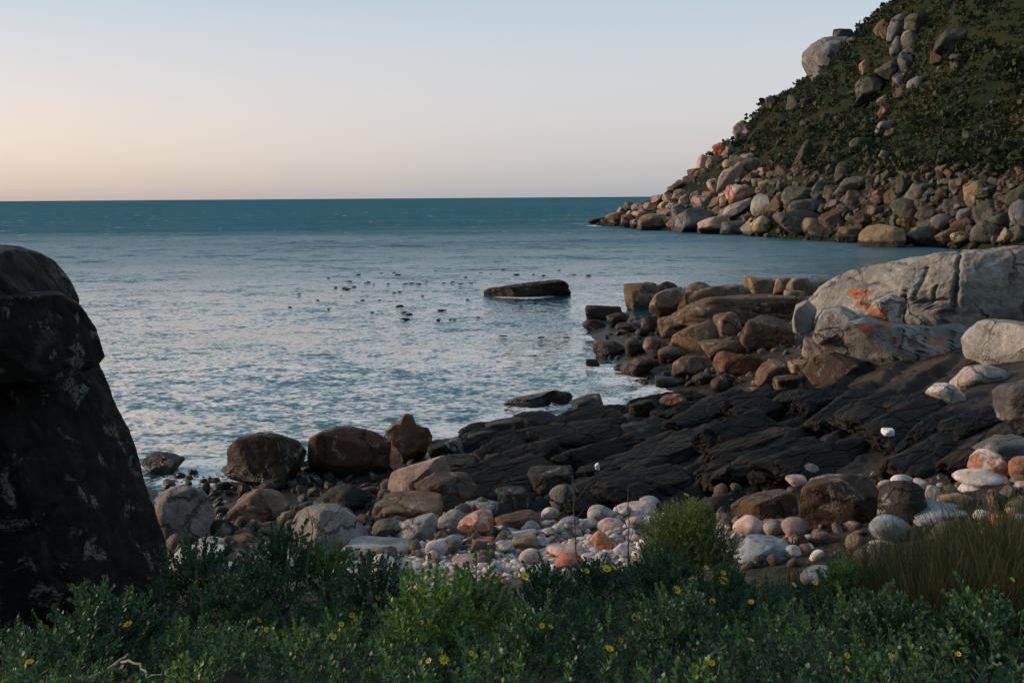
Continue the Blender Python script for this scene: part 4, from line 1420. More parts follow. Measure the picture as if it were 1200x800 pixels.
def build_shore_rubble():
    r = np.random.default_rng(19)
    V0, F_ = ico(1)
    Vs, Fs, n = [], [], 0
    for k in range(1900):
        u = r.random()
        if u < .55:
            x, y = r.uniform(195, 600), r.uniform(545, 665)
        elif u < .85:
            x, y = r.uniform(700, 980), r.uniform(348, 455)
        else:
            x, y = r.uniform(840, 1200), r.uniform(560, 665)
        d = hit(x, y, _shore, 7, 50, 200)
        if d is None:
            continue
        p = at(x, y, d)
        z = shore_h(p[:1], p[1:2])[0]
        if z < -.05:
            continue
        s = .03 + .16 * r.random() ** 2.5
        N = r.normal(size=(7, 3))
        N /= np.linalg.norm(N, axis=1)[:, None]
        rad = (1 + (np.maximum(V0 @ N.T, 0) / r.uniform(.5, .9, 7)) ** 10).__pow__(1).sum(1)
        X = V0 * (rad - 6)[:, None] ** -.1
        X = (X * s * np.array((r.uniform(.8, 1.5), r.uniform(.8, 1.3), r.uniform(.5, .8)))) @ rot3(r)
        Vs.append(X + (p[0], p[1], z + .25 * s))
        Fs.append(F_ + n)
        n += len(V0)
    me = mesh_from("shore_rubble", np.concatenate(Vs), np.concatenate(Fs), M_GRAN)
    o = link("shore_rubble", me)
    o.color = (.17, .13, .10, .05)
    tag(o, "small dark broken stones strewn between the shore boulders", None, None, 'stuff')


build_shore_rubble()

# ---- bedded ledges of the dark shelf: long tilted beds along the strike
r2 = np.random.default_rng(55)
LED = []
for k in range(420):
    x, y = r2.uniform(545, 1200), r2.uniform(468, 602)
    lim_top = np.interp(x, [545, 640, 760, 860, 960, 1080, 1200], [520, 494, 480, 458, 446, 456, 500])
    lim_bot = np.interp(x, [545, 640, 760, 860, 1000, 1100, 1200], [592, 590, 590, 572, 556, 556, 530])
    if not lim_top < y < lim_bot:
        continue
    d = hit(x, y, shore_h, 10, 45, 300)
    if d is None:
        continue
    p = at(x, y, d)
    L_ = r2.uniform(1.3, 4.2)
    if any(abs((p[0] - q[0]) * STK[0] + (p[1] - q[1]) * STK[1]) < .46 * (L_ + q[2]) and abs((p[0] - q[0]) * PRP[0] + (p[1] - q[1]) * PRP[1]) < .46 for q in LED):
        continue
    LED.append((p[0], p[1], L_, x, y, d))
for i, (x, y, L_, px, py, d) in enumerate(LED[:110]):
    X, Fc = rock_shape('ledge', 3000 + i, 4 if L_ * F0 / d > 75 else 3, 0, cracks=int(r2.integers(1, 4)))
    wv, hv = r2.uniform(.6, 1.15), r2.uniform(.40, .75)
    X = X * np.array((L_ / 2, wv / 2, hv / 2))
    me = mesh_from("rock_ledge", X, Fc, M_LEDGE)
    z = shore_h(np.array([x]), np.array([y]), False)[0]
    o = link("rock_ledge", me, None, (x, y, z - .04 + .12 * r2.random()))
    o.rotation_euler = (R(r2.uniform(9, 22)), R(r2.uniform(-4, 3)), R(45 + r2.normal() * 5))
    t = ['charcoal', 'charcoal', 'black', 'charcoal', 'dark brown'][r2.integers(5)]
    rr = r2.uniform(.24, .56)
    o.color = tuple(v * rr for v in TINT[t]) + (0,)
    tag(o, None, 'ledge', "tilted ledges of the dark rock shelf")
    PLACED.append(dict(o=o, px=px, py=py, w=L_ * F0 / d, tint=t, style='slab', fixed=False, group="tilted ledges of the dark rock shelf", d=d, W=L_, cat='ledge'))

# ---- headland boulders
HD = dict(hf=head_h, dr=(85, 260), mat=M_HEAD)
occh = []
for b, t, s, og, kw, lab in [
    (zoom1((592, 88, 735, 210)), 'grey', 'boulder', .10, dict(d=224, sub=5, tilt=18, planes=[(-.9, -.1, -.35, .75)]), "great overhanging grey boulder on the headland skyline"),
    (zoom1((612, 172, 690, 242)), 'pale grey', 'slab', .12, dict(d=220, tilt=30), "pale slab propped under the great overhanging boulder"),
    (zoom1((683, 78, 738, 115)), 'dark grey', 'slab', 0, dict(d=226), "dark flat rock on the skyline right of the overhanging boulder"),
    (zoom1((763, 84, 792, 112)), 'pale pink', 'boulder', 0, dict(d=220), "small pale boulder just below the headland skyline"),
    (zoom1((828, 38, 892, 115)), 'grey', 'boulder', .12, {}, "tall grey boulder highest up the headland slope"),
    (zoom1((884, 36, 955, 92)), 'olive grey', 'boulder', 0, {}, "domed olive grey boulder right of the tall grey one high on the slope"),
    (zoom1((870, 83, 922, 133)), 'grey', 'egg', 0, {}, "round grey boulder under the domed olive grey one on the slope"),
    (zoom1((838, 100, 874, 152)), 'grey', 'boulder', 0, {}, "upright grey rock left of the round grey boulder on the slope"),
    (zoom1((738, 195, 826, 298)), 'olive grey', 'slab', 0, dict(tilt=28), "long sloping olive grey slab on the upper headland"),
    (zoom1((798, 168, 874, 220)), 'olive grey', 'boulder', 0, dict(tilt=14), "olive grey boulder at the top of the long sloping slab"),
    (zoom1((885, 208, 932, 248)), 'pale grey', 'boulder', .1, {}, "pale boulder alone in scrub right of the sloping slab"),
    (zoom1((858, 143, 902, 202)), 'grey', 'boulder', 0, {}, None),
    (zoom1((798, 328, 847, 365)), 'pale grey', 'block', .12, {}, "whitish square boulder in the middle of the scrub slope"),
    (zoom1((573, 375, 634, 450)), 'olive grey', 'crag', 0, dict(tilt=10), "pyramid shaped olive grey rock low on the scrub slope"),
    (zoom1((690, 438, 732, 478)), 'olive grey', 'egg', 0, {}, None),
    (zoom1((728, 372, 762, 402)), 'olive grey', 'boulder', 0, {}, None),
    (zoom1((804, 290, 832, 328)), 'orange', 'crag', .3, {}, "orange rock face just above the whitish square boulder"),
    (zoom1((804, 258, 838, 288)), 'pale grey', 'boulder', 0, {}, None),
    (zoom1((755, 163, 786, 206)), 'golden tan', 'slab', .1, dict(tilt=30), None),
    (zoom1((498, 258, 526, 296)), 'grey', 'slab', 0, dict(d=226, tilt=30), "grey slab leaning on the skyline below the overhanging boulder"),
    (zoom1((410, 326, 458, 384)), 'pinkish tan', 'slab', 0, dict(d=227, tilt=30), "rounded tan boulder on the lower skyline of the headland"),
    (zoom1((358, 384, 402, 426)), 'rust red', 'boulder', .5, dict(d=227), "rust red boulder on the lower skyline of the headland"),
    (zoom1((394, 388, 422, 442)), 'pinkish tan', 'slab', 0, dict(d=224, tilt=20), None),
    (zoom1((313, 418, 362, 484)), 'pinkish tan', 'boulder', .1, dict(d=227, tilt=10), "upright tan boulder standing on the lower skyline near the tip"),
    (zoom1((368, 443, 424, 528)), 'pinkish tan', 'slab', .04, dict(tilt=14), "tall tan slab facing the sea near the headland tip"),
    (zoom1((408, 438, 442, 492)), 'pinkish tan', 'slab', 0, dict(tilt=20), None),
    (zoom1((438, 424, 488, 472)), 'dark grey', 'boulder', 0, {}, "dark round boulder above the tan rubble of the headland"),
    (zoom1((393, 498, 460, 555)), 'pinkish tan', 'boulder', .5, {}, "orange stained boulder in the middle of the tan rubble"),
    (zoom1((458, 513, 520, 588)), 'pale grey', 'crag', 0, {}, "tall pale pointed boulder in the rubble above the water"),
    (zoom1((378, 536, 464, 592)), 'pale grey', 'slab', 0, dict(tilt=22), "smooth pale slab sloping seaward in the rubble"),
    (zoom1((252, 556, 352, 626)), 'dark grey', 'boulder', 0, dict(sub=5, shade=1.5), "large dark boulder at the headland waterline"),
    (zoom1((244, 550, 296, 604)), 'dark grey', 'slab', 0, dict(tilt=20, shade=1.4), None),
    (zoom1((316, 580, 406, 630)), 'pinkish tan', 'slab', 0, dict(tilt=10), "tan slab at the waterline right of the large dark boulder"),
    (zoom1((155, 578, 242, 624)), 'brown', 'slab', 0, dict(shade=.8), "low brown slab at the waterline near the headland tip"),
    (zoom1((380, 596, 462, 640)), 'dark grey', 'slab', 0, {}, None),
    (zoom1((543, 503, 632, 560)), 'olive grey', 'boulder', 0, dict(tilt=8), None),
    (zoom1((523, 568, 644, 632)), 'olive grey', 'slab', 0, dict(tilt=8, shade=1.3), "long olive grey slab above the waterline of the headland"),
    (zoom1((558, 538, 664, 590)), 'dark grey', 'slab', 0, dict(tilt=10), None),
    (zoom1((743, 602, 882, 670)), 'golden tan', 'block', 0, dict(sub=5, seed=16), "big golden block lit by low sun at the headland waterline"),
    (zoom1((872, 610, 958, 670)), 'olive grey', 'boulder', 0, {}, "rounded olive boulder right of the big golden block"),
    (zoom1((698, 478, 772, 524)), 'olive grey', 'boulder', 0, {}, None),
    (zoom1((878, 494, 944, 544)), 'olive grey', 'boulder', 0, {}, None),
    (zoom1((1036, 488, 1102, 548)), 'golden tan', 'boulder', 0, dict(shade=.8), "sharp edged boulder with a golden left face at the scrub edge"),
    (zoom1((458, 583, 512, 638)), 'golden tan', 'egg', 0, {}, None),
    (zoom1((598, 588, 652, 632)), 'golden tan', 'egg', 0, {}, None),
    (zoom1((616, 610, 670, 645)), 'golden tan', 'egg', 0, {}, None),
    (zoom1((838, 536, 904, 594)), 'olive grey', 'boulder', 0, {}, None),
    (zoom1((948, 578, 1008, 624)), 'grey', 'round', 0, {}, None),
    (zoom1((1016, 562, 1066, 602)), 'grey', 'round', 0, {}, None),
    (zoom1((1055, 595, 1130, 660)), 'olive grey', 'round', 0, {}, None),
    (zoom1((1160, 540, 1215, 620)), 'grey', 'round', 0, {}, "tall rounded boulder at the right edge of the headland shore"),
    (zoom1((1150, 500, 1215, 570)), 'olive grey', 'boulder', 0, {}, None),
    (zoom1((960, 620, 1015, 668)), 'brown', 'slab', 0, dict(tilt=24), "tilted brown slab at the waterline right of the golden block"),
    (zoom1((1000, 625, 1060, 665)), 'golden tan', 'boulder', 0, {}, None),
    (zoom1((1130, 615, 1172, 668)), 'golden tan', 'crag', 0, dict(shade=.8), None),
    (zoom1((958, 78, 1055, 150)), 'olive grey', 'boulder', 0, dict(shade=.7), "dim olive grey boulder high on the shaded right of the slope"),
    (zoom1((1000, 145, 1040, 200)), 'olive grey', 'slab', 0, dict(shade=.7, tilt=24), None),
    (zoom1((68, 573, 124, 612)), 'brown', 'boulder', 0, {}, None),
    (zoom1((108, 578, 158, 618)), 'brown', 'boulder', 0, dict(shade=.8), None),
    (zoom1((18, 588, 78, 608)), 'dark brown', 'slab', 0, dict(d=224), "low dark rock farthest out at the headland tip"),
    (zoom1((70, 598, 100, 610)), 'dark brown', 'slab', 0, dict(d=215), None),
    (zoom1((700, 612, 770, 650)), 'brown', 'slab', 0, {}, None),
]:
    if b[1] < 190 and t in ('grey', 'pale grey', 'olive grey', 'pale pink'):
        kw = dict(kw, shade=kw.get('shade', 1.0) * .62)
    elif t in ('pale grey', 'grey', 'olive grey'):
        kw = dict(kw, shade=kw.get('shade', 1.0) * (.82 if b[0] < 900 else .62))  # greys darker on the right: shade put into the stone colour
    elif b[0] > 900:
        kw = dict(kw, shade=kw.get('shade', 1.0) * .85)  # other right-hand stones darkened likewise, in place of shade
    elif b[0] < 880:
        kw = dict(kw, shade=kw.get('shade', 1.0) * 1.2)  # tinted lighter towards the tip, standing in for warm light
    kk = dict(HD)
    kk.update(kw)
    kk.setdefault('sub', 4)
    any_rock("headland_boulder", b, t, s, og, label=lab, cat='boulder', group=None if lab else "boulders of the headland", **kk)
    occh.append(((b[0] + b[2]) / 2, (b[1] + b[3]) / 2, (b[2] - b[0]) / 2))

HPROTO = []
HST = ['boulder', 'block', 'block', 'slab', 'slab', 'boulder', 'crag', 'crag']
for i in range(26):
    st = HST[i % 8]
    X, Fc = rock_shape(st, 900 + i, 4, 0)
    HPROTO.append(mesh_from("headland_boulder", X * .5, Fc, M_HEAD))
r3 = np.random.default_rng(77)


def rubble_limits(x):
    top = np.interp(x, [690, 740, 770, 800, 820, 850, 875, 900, 940, 1000, 1050, 1100, 1200], [258, 246, 236, 212, 200, 186, 180, 190, 204, 206, 203, 204, 208])
    bot = np.interp(x, [690, 760, 850, 950, 1050, 1200], [262, 270, 276, 283, 289, 297])
    return top, bot


def add_head(x, y, w, tints, zone):
    d = hit(x, y, head_h, 85, 260, 500)
    if d is None:
        return
    Wm = w * d / F0
    p = at(x, y, d)
    hz = max(head_h(p[:1], p[1:2])[0], 0)
    t = tints[r3.integers(len(tints))]
    o = link("headland_boulder", HPROTO[r3.integers(len(HPROTO))], None, (p[0], p[1], hz + Wm * .14))
    o.scale = (Wm * r3.uniform(.9, 1.25), Wm * r3.uniform(.8, 1.2), Wm * r3.uniform(.6, .95))
    o.rotation_euler = (r3.normal() * .45, r3.normal() * .45, r3.uniform(0, 6.28))
    rr = r3.uniform(.75, 1.3) if x < 900 else r3.uniform(.26, .66)  # tint holds the lighting: brighter towards the tip, shaded on the right
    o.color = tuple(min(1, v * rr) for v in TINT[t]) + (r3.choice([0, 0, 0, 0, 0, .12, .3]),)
    tag(o, None, 'boulder', zone)
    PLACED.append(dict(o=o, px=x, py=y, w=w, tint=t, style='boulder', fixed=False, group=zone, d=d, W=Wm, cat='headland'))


nh, tries = 0, 0
while nh < 215 and tries < 9000:
    tries += 1
    x = r3.uniform(695, 1215)
    top, bot = rubble_limits(x)
    y = bot - (bot - top) * (r3.random() ** .9 * (1.0 + .45 * max(r3.normal() * .5, -.2)))
    near = (y - top) / max(bot - top, 1)
    w = r3.uniform(9, 17) + max(near, 0) * r3.uniform(0, 1) ** 2.2 * 44 * np.interp(x, [700, 850, 1000], [.4, .8, 1]) * np.interp(x, [700, 850, 1100], [.5, .8, 1])
    if any((x - a) ** 2 + ((y - b) * 1.3) ** 2 < (.52 * (w / 2 + c)) ** 2 for a, b, c in occh):
        continue
    occh.append((x, y, w / 2))
    add_head(x, y, w, ['pinkish tan', 'tan', 'pinkish tan', 'tan', 'brown'] if x < 900 else ['olive grey', 'brown', 'olive grey', 'tan', 'olive grey'], "boulders of the headland")
    nh += 1
nh = 0
while nh < 34:
    x, y = r3.uniform(880, 1190), r3.uniform(20, 205)
    if y < np.interp(x, [880, 940, 1000, 1050], [170, 110, 60, 20]) + 8:
        continue
    nh += 1
    add_head(x, y, r3.uniform(4, 12), ['olive grey', 'olive grey', 'dark grey'], "boulders of the headland")
for k in range(24):                           # outcrops climbing the seaward ridge
    x = r3.uniform(860, 1110)
    y = np.interp(x, [860, 900, 945, 1000, 1050, 1110], [172, 126, 98, 44, 8, -30]) + 8 + 120 * r3.random() ** 1.3
    if y > 12:
        add_head(x, y, r3.uniform(9, 24), ['olive grey', 'grey', 'olive grey', 'tan'], "boulders of the headland")


# small rubble of the headland, past counting
def build_rubble():
    r = np.random.default_rng(14)
    V0, F_ = ico(1)
    Vs, Fs, T, n = [], [], [], 0
    for k in range(700):
        x = r.uniform(692, 1230)
        top, bot = rubble_limits(x)
        y = bot - (bot - top + 6) * r.random()
        d = hit(x, y, _head, 85, 260, 220)
        if d is None:
            continue
        p = at(x, y, d)
        s = r.uniform(.2, .6)
        X = V0 * (1 + .22 * r.normal(size=(len(V0), 1)))
        X = (X * s * np.array((r.uniform(.8, 1.4), r.uniform(.8, 1.3), r.uniform(.6, .9)))) @ rot3(r)
        Vs.append(X + (p[0], p[1], head_h(p[:1], p[1:2])[0] + .2 * s))
        Fs.append(F_ + n)
        n += len(V0)
    me = mesh_from("rubble", np.concatenate(Vs), np.concatenate(Fs), M_HEAD, False)
    o = link("rubble", me)
    o.color = (.11, .085, .065, .03)
    tag(o, "broken small stones between the headland boulders", None, None, 'stuff')


build_rubble()


# ------------------------------------------------------------------ vegetation
def leaf_tmpl(L_, w, fold=.25):
    V = np.array([(0, 0, 0), (w, .62 * L_, fold * w), (0, L_, .10 * L_), (-w, .62 * L_, fold * w), (0, .58 * L_, 0)])
    Fc = np.array([(0, 1, 4), (1, 2, 4), (2, 3, 4), (3, 0, 4)])
    return V, Fc


def frames(D, r):
    """rotation matrices whose Z is D with random spin"""
    D = D / np.linalg.norm(D, axis=1)[:, None]
    a = np.where(np.abs(D[:, :1]) < .9, np.array([[1., 0, 0]]), np.array([[0, 1., 0]]))
    x = np.cross(a, D)
    x /= np.linalg.norm(x, axis=1)[:, None]
    y = np.cross(D, x)
    t = r.uniform(0, 2 * np.pi, len(D))[:, None]
    X = np.cos(t) * x + np.sin(t) * y
    Y = np.cross(D, X)
    return np.stack((X, Y, D), -1)           # columns


def sprig_tmpl(seed, n=15, length=.16, leaf=.036, width=.011, spread=62, stem=True):
    r = np.random.default_rng(seed)
    Vs, Fs, k = [], [], 0
    bend = r.normal(size=2) * .03
    for i in range(n):
        t = (i + .5) / n
        a = i * 2.399 + r.normal() * .3
        el = R(spread - 48 * t ** 1.5 + r.normal() * 10)
        LV, LF = leaf_tmpl(leaf * (1.05 - .35 * t) * r.uniform(.8, 1.2), width * r.uniform(.8, 1.2))
        c, s = math.cos(el), math.sin(el)
        # leaf along +Y -> tilt outward by el from the stem axis (+Z)
        Q = LV @ np.array([[1, 0, 0], [0, s, c], [0, -c, s]])
        ca, sa = math.cos(a), math.sin(a)
        Q = Q @ np.array([[ca, sa, 0], [-sa, ca, 0], [0, 0, 1]])
        Q = Q + (bend[0] * t * t, bend[1] * t * t, length * (.25 + .75 * t))
        Vs.append(Q)
        Fs.append(LF + k)
        k += len(Q)
    if stem:
        ring = []
        for t in (0, 1.):
            for j in range(3):
                a = j * 2.094
                ring.append((bend[0] * t * t + .0028 * math.cos(a) * (1 - .5 * t), bend[1] * t * t + .0028 * math.sin(a) * (1 - .5 * t), length * t))
        Vs.append(np.array(ring))
        f = []
        for j in range(3):
            a, b = k + j, k + (j + 1) % 3
            f += [(a, b, b + 3), (a, b + 3, a + 3)]
        Fs.append(np.array(f))
    return np.concatenate(Vs), np.concatenate(Fs)


def scatter(tmpls, B, D, S, T, r):
    """join transformed template copies into one vertex / face array"""
    Vs, Fs, Ts, k = [], [], [], 0
    which = r.integers(len(tmpls), size=len(B))
    Fm = frames(D, r)
    for i, (TV, TF) in enumerate(tmpls):
        s = np.nonzero(which == i)[0]
        if not len(s):
            continue
        V = np.einsum('nij,mj->nmi', Fm[s], TV) * S[s][:, None, None] + B[s][:, None, :]
        Fc = TF[None] + (np.arange(len(s)) * len(TV))[:, None, None] + k
        Vs.append(V.reshape(-1, 3))
        Fs.append(Fc.reshape(-1, 3))
        Ts.append(np.repeat(T[s], len(TV)))
        k += len(s) * len(TV)
    return np.concatenate(Vs), np.concatenate(Fs), np.concatenate(Ts)


SPR = [sprig_tmpl(i, n=13 + i % 4) for i in range(8)]
SPR_S = [sprig_tmpl(40 + i, n=10, length=.11, leaf=.020, width=.0055, spread=55) for i in range(6)]
VEG_X = [-200, 0, 100, 190, 250, 300, 345, 400, 440, 470, 520, 560, 600, 640, 700, 745, 800, 860, 930, 1000, 1080, 1200, 1400]
VEG_Y = [690, 690, 680, 668, 662, 655, 650, 665, 685, 694, 700, 700, 694, 680, 668, 655, 658, 668, 688, 700, 712, 720, 720]


def canopy(x, y):
    P = P2(x, y)
    n = fbm(P * 1.15 + 9, 3, 91)
    n2 = fbm(P * 3.2 + 4, 2, 92)
    return .40 + .44 * n + .20 * n2


def build_cover():
    r = np.random.default_rng(31)
    n = 23000
    y = np.sqrt(r.uniform(2.3 ** 2, 11.8 ** 2, n))
    x = r.uniform(-.78, .82, n) * (y + 1.0)
    h0 = shore_h(x, y, False)
    can = canopy(x, y)
    top = h0 + can
    q = project(np.stack((x, y, top), -1))
    lim = np.interp(q[:, 0], VEG_X, VEG_Y)
    ok = q[:, 1] > lim
    ok &= r.random(n) < np.interp(y, [2.3, 5, 9, 12], [1, .95, .75, .6]) * np.clip(.75 + 2.0 * fbm(P2(x, y) * 1.9 + 5, 2, 97), .10, 1)
    x, y, h0, can = x[ok], y[ok], h0[ok], can[ok]
    # normals of the canopy
    e = .08
    gx = (shore_h(x + e, y, False) + canopy(x + e, y) - h0 - can) / e
    gy = (shore_h(x, y + e, False) + canopy(x, y + e) - h0 - can) / e
    D = np.stack((-.55 * gx, -.55 * gy, np.ones_like(x)), -1) + r.normal(size=(len(x), 3)) * np.array((.38, .38, .15))
    depth = r.random(len(x)) ** 2.2 * .30
    B = np.stack((x, y, h0 + np.maximum(can - .12 - depth, .02)), -1)
    P = P2(x, y)
    T = np.clip(.45 + 1.1 * fbm(P * .9 + 2, 3, 95) + .22 * r.normal(size=len(x)), 0, 1)
    S = r.uniform(.75, 1.35, len(x))
    V, Fc, Tt = scatter(SPR, B, D, S, T, r)
    me = mesh_from("shrub_cover", V, Fc, M_LEAF)
    set_attr(me, "tone", Tt)
    o = link("shrub_cover", me)
    tag(o, "dense low green shrubs with small fleshy leaves covering the foreground", None, None, 'stuff')
    print("cover sprigs", len(x), "tris", len(Fc))
    return o


COVER = build_cover()


def tube(pts, r0, r1, sides=5):
    pts = np.asarray(pts, float)
    n = len(pts)
    T = np.gradient(pts, axis=0)
    T /= np.linalg.norm(T, axis=1)[:, None]
    up = np.array((0.31, .2, .93))
    A = np.cross(T, up)
    A /= np.linalg.norm(A, axis=1)[:, None] + 1e-9
    Bn = np.cross(T, A)
    rr = np.linspace(r0, r1, n)
    ang = np.arange(sides) / sides * 2 * np.pi
    V = pts[:, None] + rr[:, None, None] * (np.cos(ang)[None, :, None] * A[:, None] + np.sin(ang)[None, :, None] * Bn[:, None])
    i = np.arange(n - 1)[:, None] * sides
    j = np.arange(sides)[None]
    jn = (j + 1) % sides
    q = np.stack((i + j, i + jn, i + sides + jn, i + sides + j), -1).reshape(-1, 4)
    Fc = np.concatenate((q[:, :3], q[:, [0, 2, 3]]))
    return V.reshape(-1, 3), Fc


def join(parts):
    Vs, Fs, k = [], [], 0
    for V, Fc in parts:
        Vs.append(V)
        Fs.append(Fc + k)
        k += len(V)
    return np.concatenate(Vs), np.concatenate(Fs)


def wiggle(a, b, n, amp, r):
    a, b = np.asarray(a, float), np.asarray(b, float)
    t = np.linspace(0, 1, n)[:, None]
    P = a + (b - a) * t
    w = np.cumsum(r.normal(size=(n, 3)), 0)
    w = w - w[:1] - (w[-1:] - w[:1]) * t
    return P + w * amp


# ---- flowers: one shared mesh
def flower_meshes():
    Vs, k = [], 0
    parts = []
    for i in range(9):
        a = i / 9 * 2 * math.pi
        LV, LF = leaf_tmpl(.021, .0052, .1)
        el = R(14)
        Q = LV @ np.array([[1, 0, 0], [0, math.cos(el), math.sin(el)], [0, -math.sin(el), math.cos(el)]])
        Q = Q + (0, .004, 0)
        c, s = math.cos(a), math.sin(a)
        parts.append((Q @ np.array([[c, s, 0], [-s, c, 0], [0, 0, 1]]), LF))
    V, Fc = join(parts)
    pet = mesh_from("flower", V, Fc, M_PETAL)
    X, F2 = ico(1)
    eye = mesh_from("flower_centre", X * np.array((.0065, .0065, .004)) + (0, 0, .003), F2, M_EYE)
    return pet, eye


PET, EYE = flower_meshes()
rf = np.random.default_rng(8)


def add_flower(parent, P, scale=1.0):
    o = link("flower", PET, parent, Vector(P) - (parent.location if parent else Vector()))
    o.rotation_euler = (R(34) + rf.normal() * .25, rf.normal() * .25, rf.uniform(0, 6.28) * .2)
    o.scale = (scale,) * 3
    c = link("flower_centre", EYE, o)
    return o


# ---- shrubs that stand out of the cover: a few prototypes, copied
def shrub_proto(i, nspr, rad, high, tmpl, mat, seed, tmin=0.0, tmax=1.0):
    r = np.random.default_rng(seed)
    d = r.normal(size=(nspr, 3))
    d[:, 2] = np.abs(d[:, 2]) * 1.1 + .05
    d /= np.linalg.norm(d, axis=1)[:, None]
    lump = 1 + (.32 if nspr > 1000 else .38) * fbm(d * 2.0 + i * 7, 3, 70 + i)
    rr = r.random(nspr) ** .45
    B = d * np.array((rad, rad, high)) * (lump * rr)[:, None]
    D = d * .8 + (0, 0, .7) + r.normal(size=(nspr, 3)) * .28
    T = np.clip(tmin + (tmax - tmin) * (.35 + .35 * rr * d[:, 2] + .2 * r.normal(size=nspr)), 0, 1)
    V, Fc, Tt = scatter(tmpl, B, D, r.uniform(.8, 1.3, nspr), T, r)
    crown = mesh_from("crown", V, Fc, mat)
    set_attr(crown, "tone", Tt)
    parts = []
    for k in range(14):
        e = d[k] * np.array((rad, rad, high)) * .85
        parts.append(tube(wiggle((r.normal() * .02, r.normal() * .02, -.18), e, 6, .012, r), .006, .002, 4))
    V, Fc = join(parts)
    return crown, mesh_from("stem", V, Fc, M_STEM)


PR = [shrub_proto(0, 110, .22, .30, SPR, M_LEAF, 1, .1, .9), shrub_proto(1, 150, .28, .32, SPR, M_LEAF, 2, 0, .8), shrub_proto(2, 110, .17, .34, SPR, M_LEAF, 3, .5, 1.5),
      shrub_proto(3, 130, .26, .26, SPR, M_LEAF, 4, 0, .6)]
BUSH = shrub_proto(4, 2400, .52, .66, SPR_S, M_BUSH, 9, .1, 1.15)
SHRUBS = []


def place_shrub(proto, px, py_base, d, scale, label, group=None, name="shrub", yaw=0.0):
    p = at(np.array([px]), np.array([py_base]), np.array([d]))[0]
    z = p[2]
    o = empty(name, (p[0], p[1], z))
    c = link("crown", proto[0], o)
    s = link("stem", proto[1], o)
    for q in (c, s):
        q.rotation_euler = (0, 0, yaw)
        q.scale = (scale,) * 3
    tag(o, label, "bush" if name == "bush" else "shrub", group)
    SHRUBS.append((o, px, py_base))
    return o


GS = "green shrubs rising out of the foreground cover"
for px, py, d, pr, sc, lab in [
    (500, 775, 6.0, 2, 1.3, "bright green leafy shrub standing tallest in the centre foreground"),
    (330, 690, 8.6, 0, 1.35, "dark green shrub reaching up in front of the grey rocks at left"),
    (385, 690, 8.7, 2, 1.0, "slim green shrub in front of the large round grey granite boulder"),
    (440, 715, 7.6, 1, 1.0, "green shrub just left of the tallest bright one in the centre"),
    (560, 748, 6.7, 2, 1.2, "green shrub just right of the tallest bright one in the centre"),
    (640, 712, 7.8, 0, .9, "bushy shrub in front of the rust red cobble"),
    (700, 700, 8.2, 3, .9, "grey green shrub in front of the pebbles left of the round bush"),
    (770, 700, 8.6, 1, 1.0, "grey green shrub at the foot of the round bush"),
    (850, 712, 8.0, 0, .9, "leafy shrub below the flat blue grey rock"),
    (230, 705, 8.3, 1, 1.2, "dark shrub at the foot of the huge left boulder"),
    (285, 720, 7.6, 3, 1.1, "low dark shrub right of the huge left boulder's foot"),
    (790, 770, 5.6, 1, .9, "leafy shrub with yellow flowers in the bottom centre right"),
    (620, 790, 5.2, 0, .9, "leafy shrub at the bottom edge beside dry grass stalks"),
    (985, 700, 7.6, 2, .75, "small upright green sprig shrub in front of the reeds"),
    (1040, 770, 5.8, 3, 1.1, "dark leafy shrub in front of the reeds at lower right"),
    (1150, 780, 5.6, 0, 1.1, "dark leafy shrub in the bottom right corner"),
    (120, 770, 6.0, 3, 1.2, "dark leafy shrub in shade in the bottom left corner"),
]:
    place_shrub(PR[pr], px, py, d, sc, lab, None, yaw=px * .37)
BUSHO = place_shrub(BUSH, 803, 664, 10.4, 1.0, "rounded fine leaved yellow green bush in front of the pebbles", name="bush")

# ---- yellow flowers
FL7 = [(300, 343), (345, 362), (498, 230), (465, 240), (606, 333), (885, 280), (958, 160), (1010, 233), (800, 342), (782, 372), (1005, 428), (1040, 425), (1103, 410), (548, 253), (335, 183),
       (670, 297), (70, 430), (625, 355), (262, 240), (825, 320)]
FL8 = [(30, 230), (175, 218), (222, 213), (238, 210), (285, 188), (385, 262), (290, 327), (390, 350), (255, 378), (228, 400), (470, 288), (495, 222), (495, 240), (565, 195), (560, 290), (455, 210),
       (468, 433), (90, 348), (70, 345), (85, 265), (795, 155), (710, 245), (1172, 238), (1130, 436), (888, 415), (785, 415), (785, 447), (355, 472), (560, 380), (1045, 412), (660, 250), (420, 235)]


def can_h(x, y):
    return shore_h(x, y, False) + canopy(np.asarray(x), np.asarray(y)) + .05


BIG = {(300, 343), (958, 160), (1010, 233), (1040, 425), (385, 262), (290, 327), (390, 350), (222, 213), (30, 230), (228, 400), (495, 240)}
for lst, ox in ((FL7, 0), (FL8, 600)):
    for f in lst:
        px, py = ox + f[0] / 2, 560 + f[1] / 2
        d = hit(px, py, can_h, 2.5, 14, 500)
        if d is None:
            d = 8.0
        par, best = COVER, 45.0
        for s, sx, sy in SHRUBS:
            q = math.hypot(sx - px, (sy - 25) - py)
            if q < best:
                par, best = s, q
        if par is not COVER:
            d = min(d, par.location.y + .05) - .12
        p = at(np.array([px]), np.array([py]), np.array([d - .06]))[0]
        add_flower(par, p, (1.45 if f in BIG else .95) * np.clip(d / 6.5, .7, 1.3))
p = at(np.array([804.]), np.array([580.]), np.array([10.2]))[0]
add_flower(BUSHO, p, 1.3)


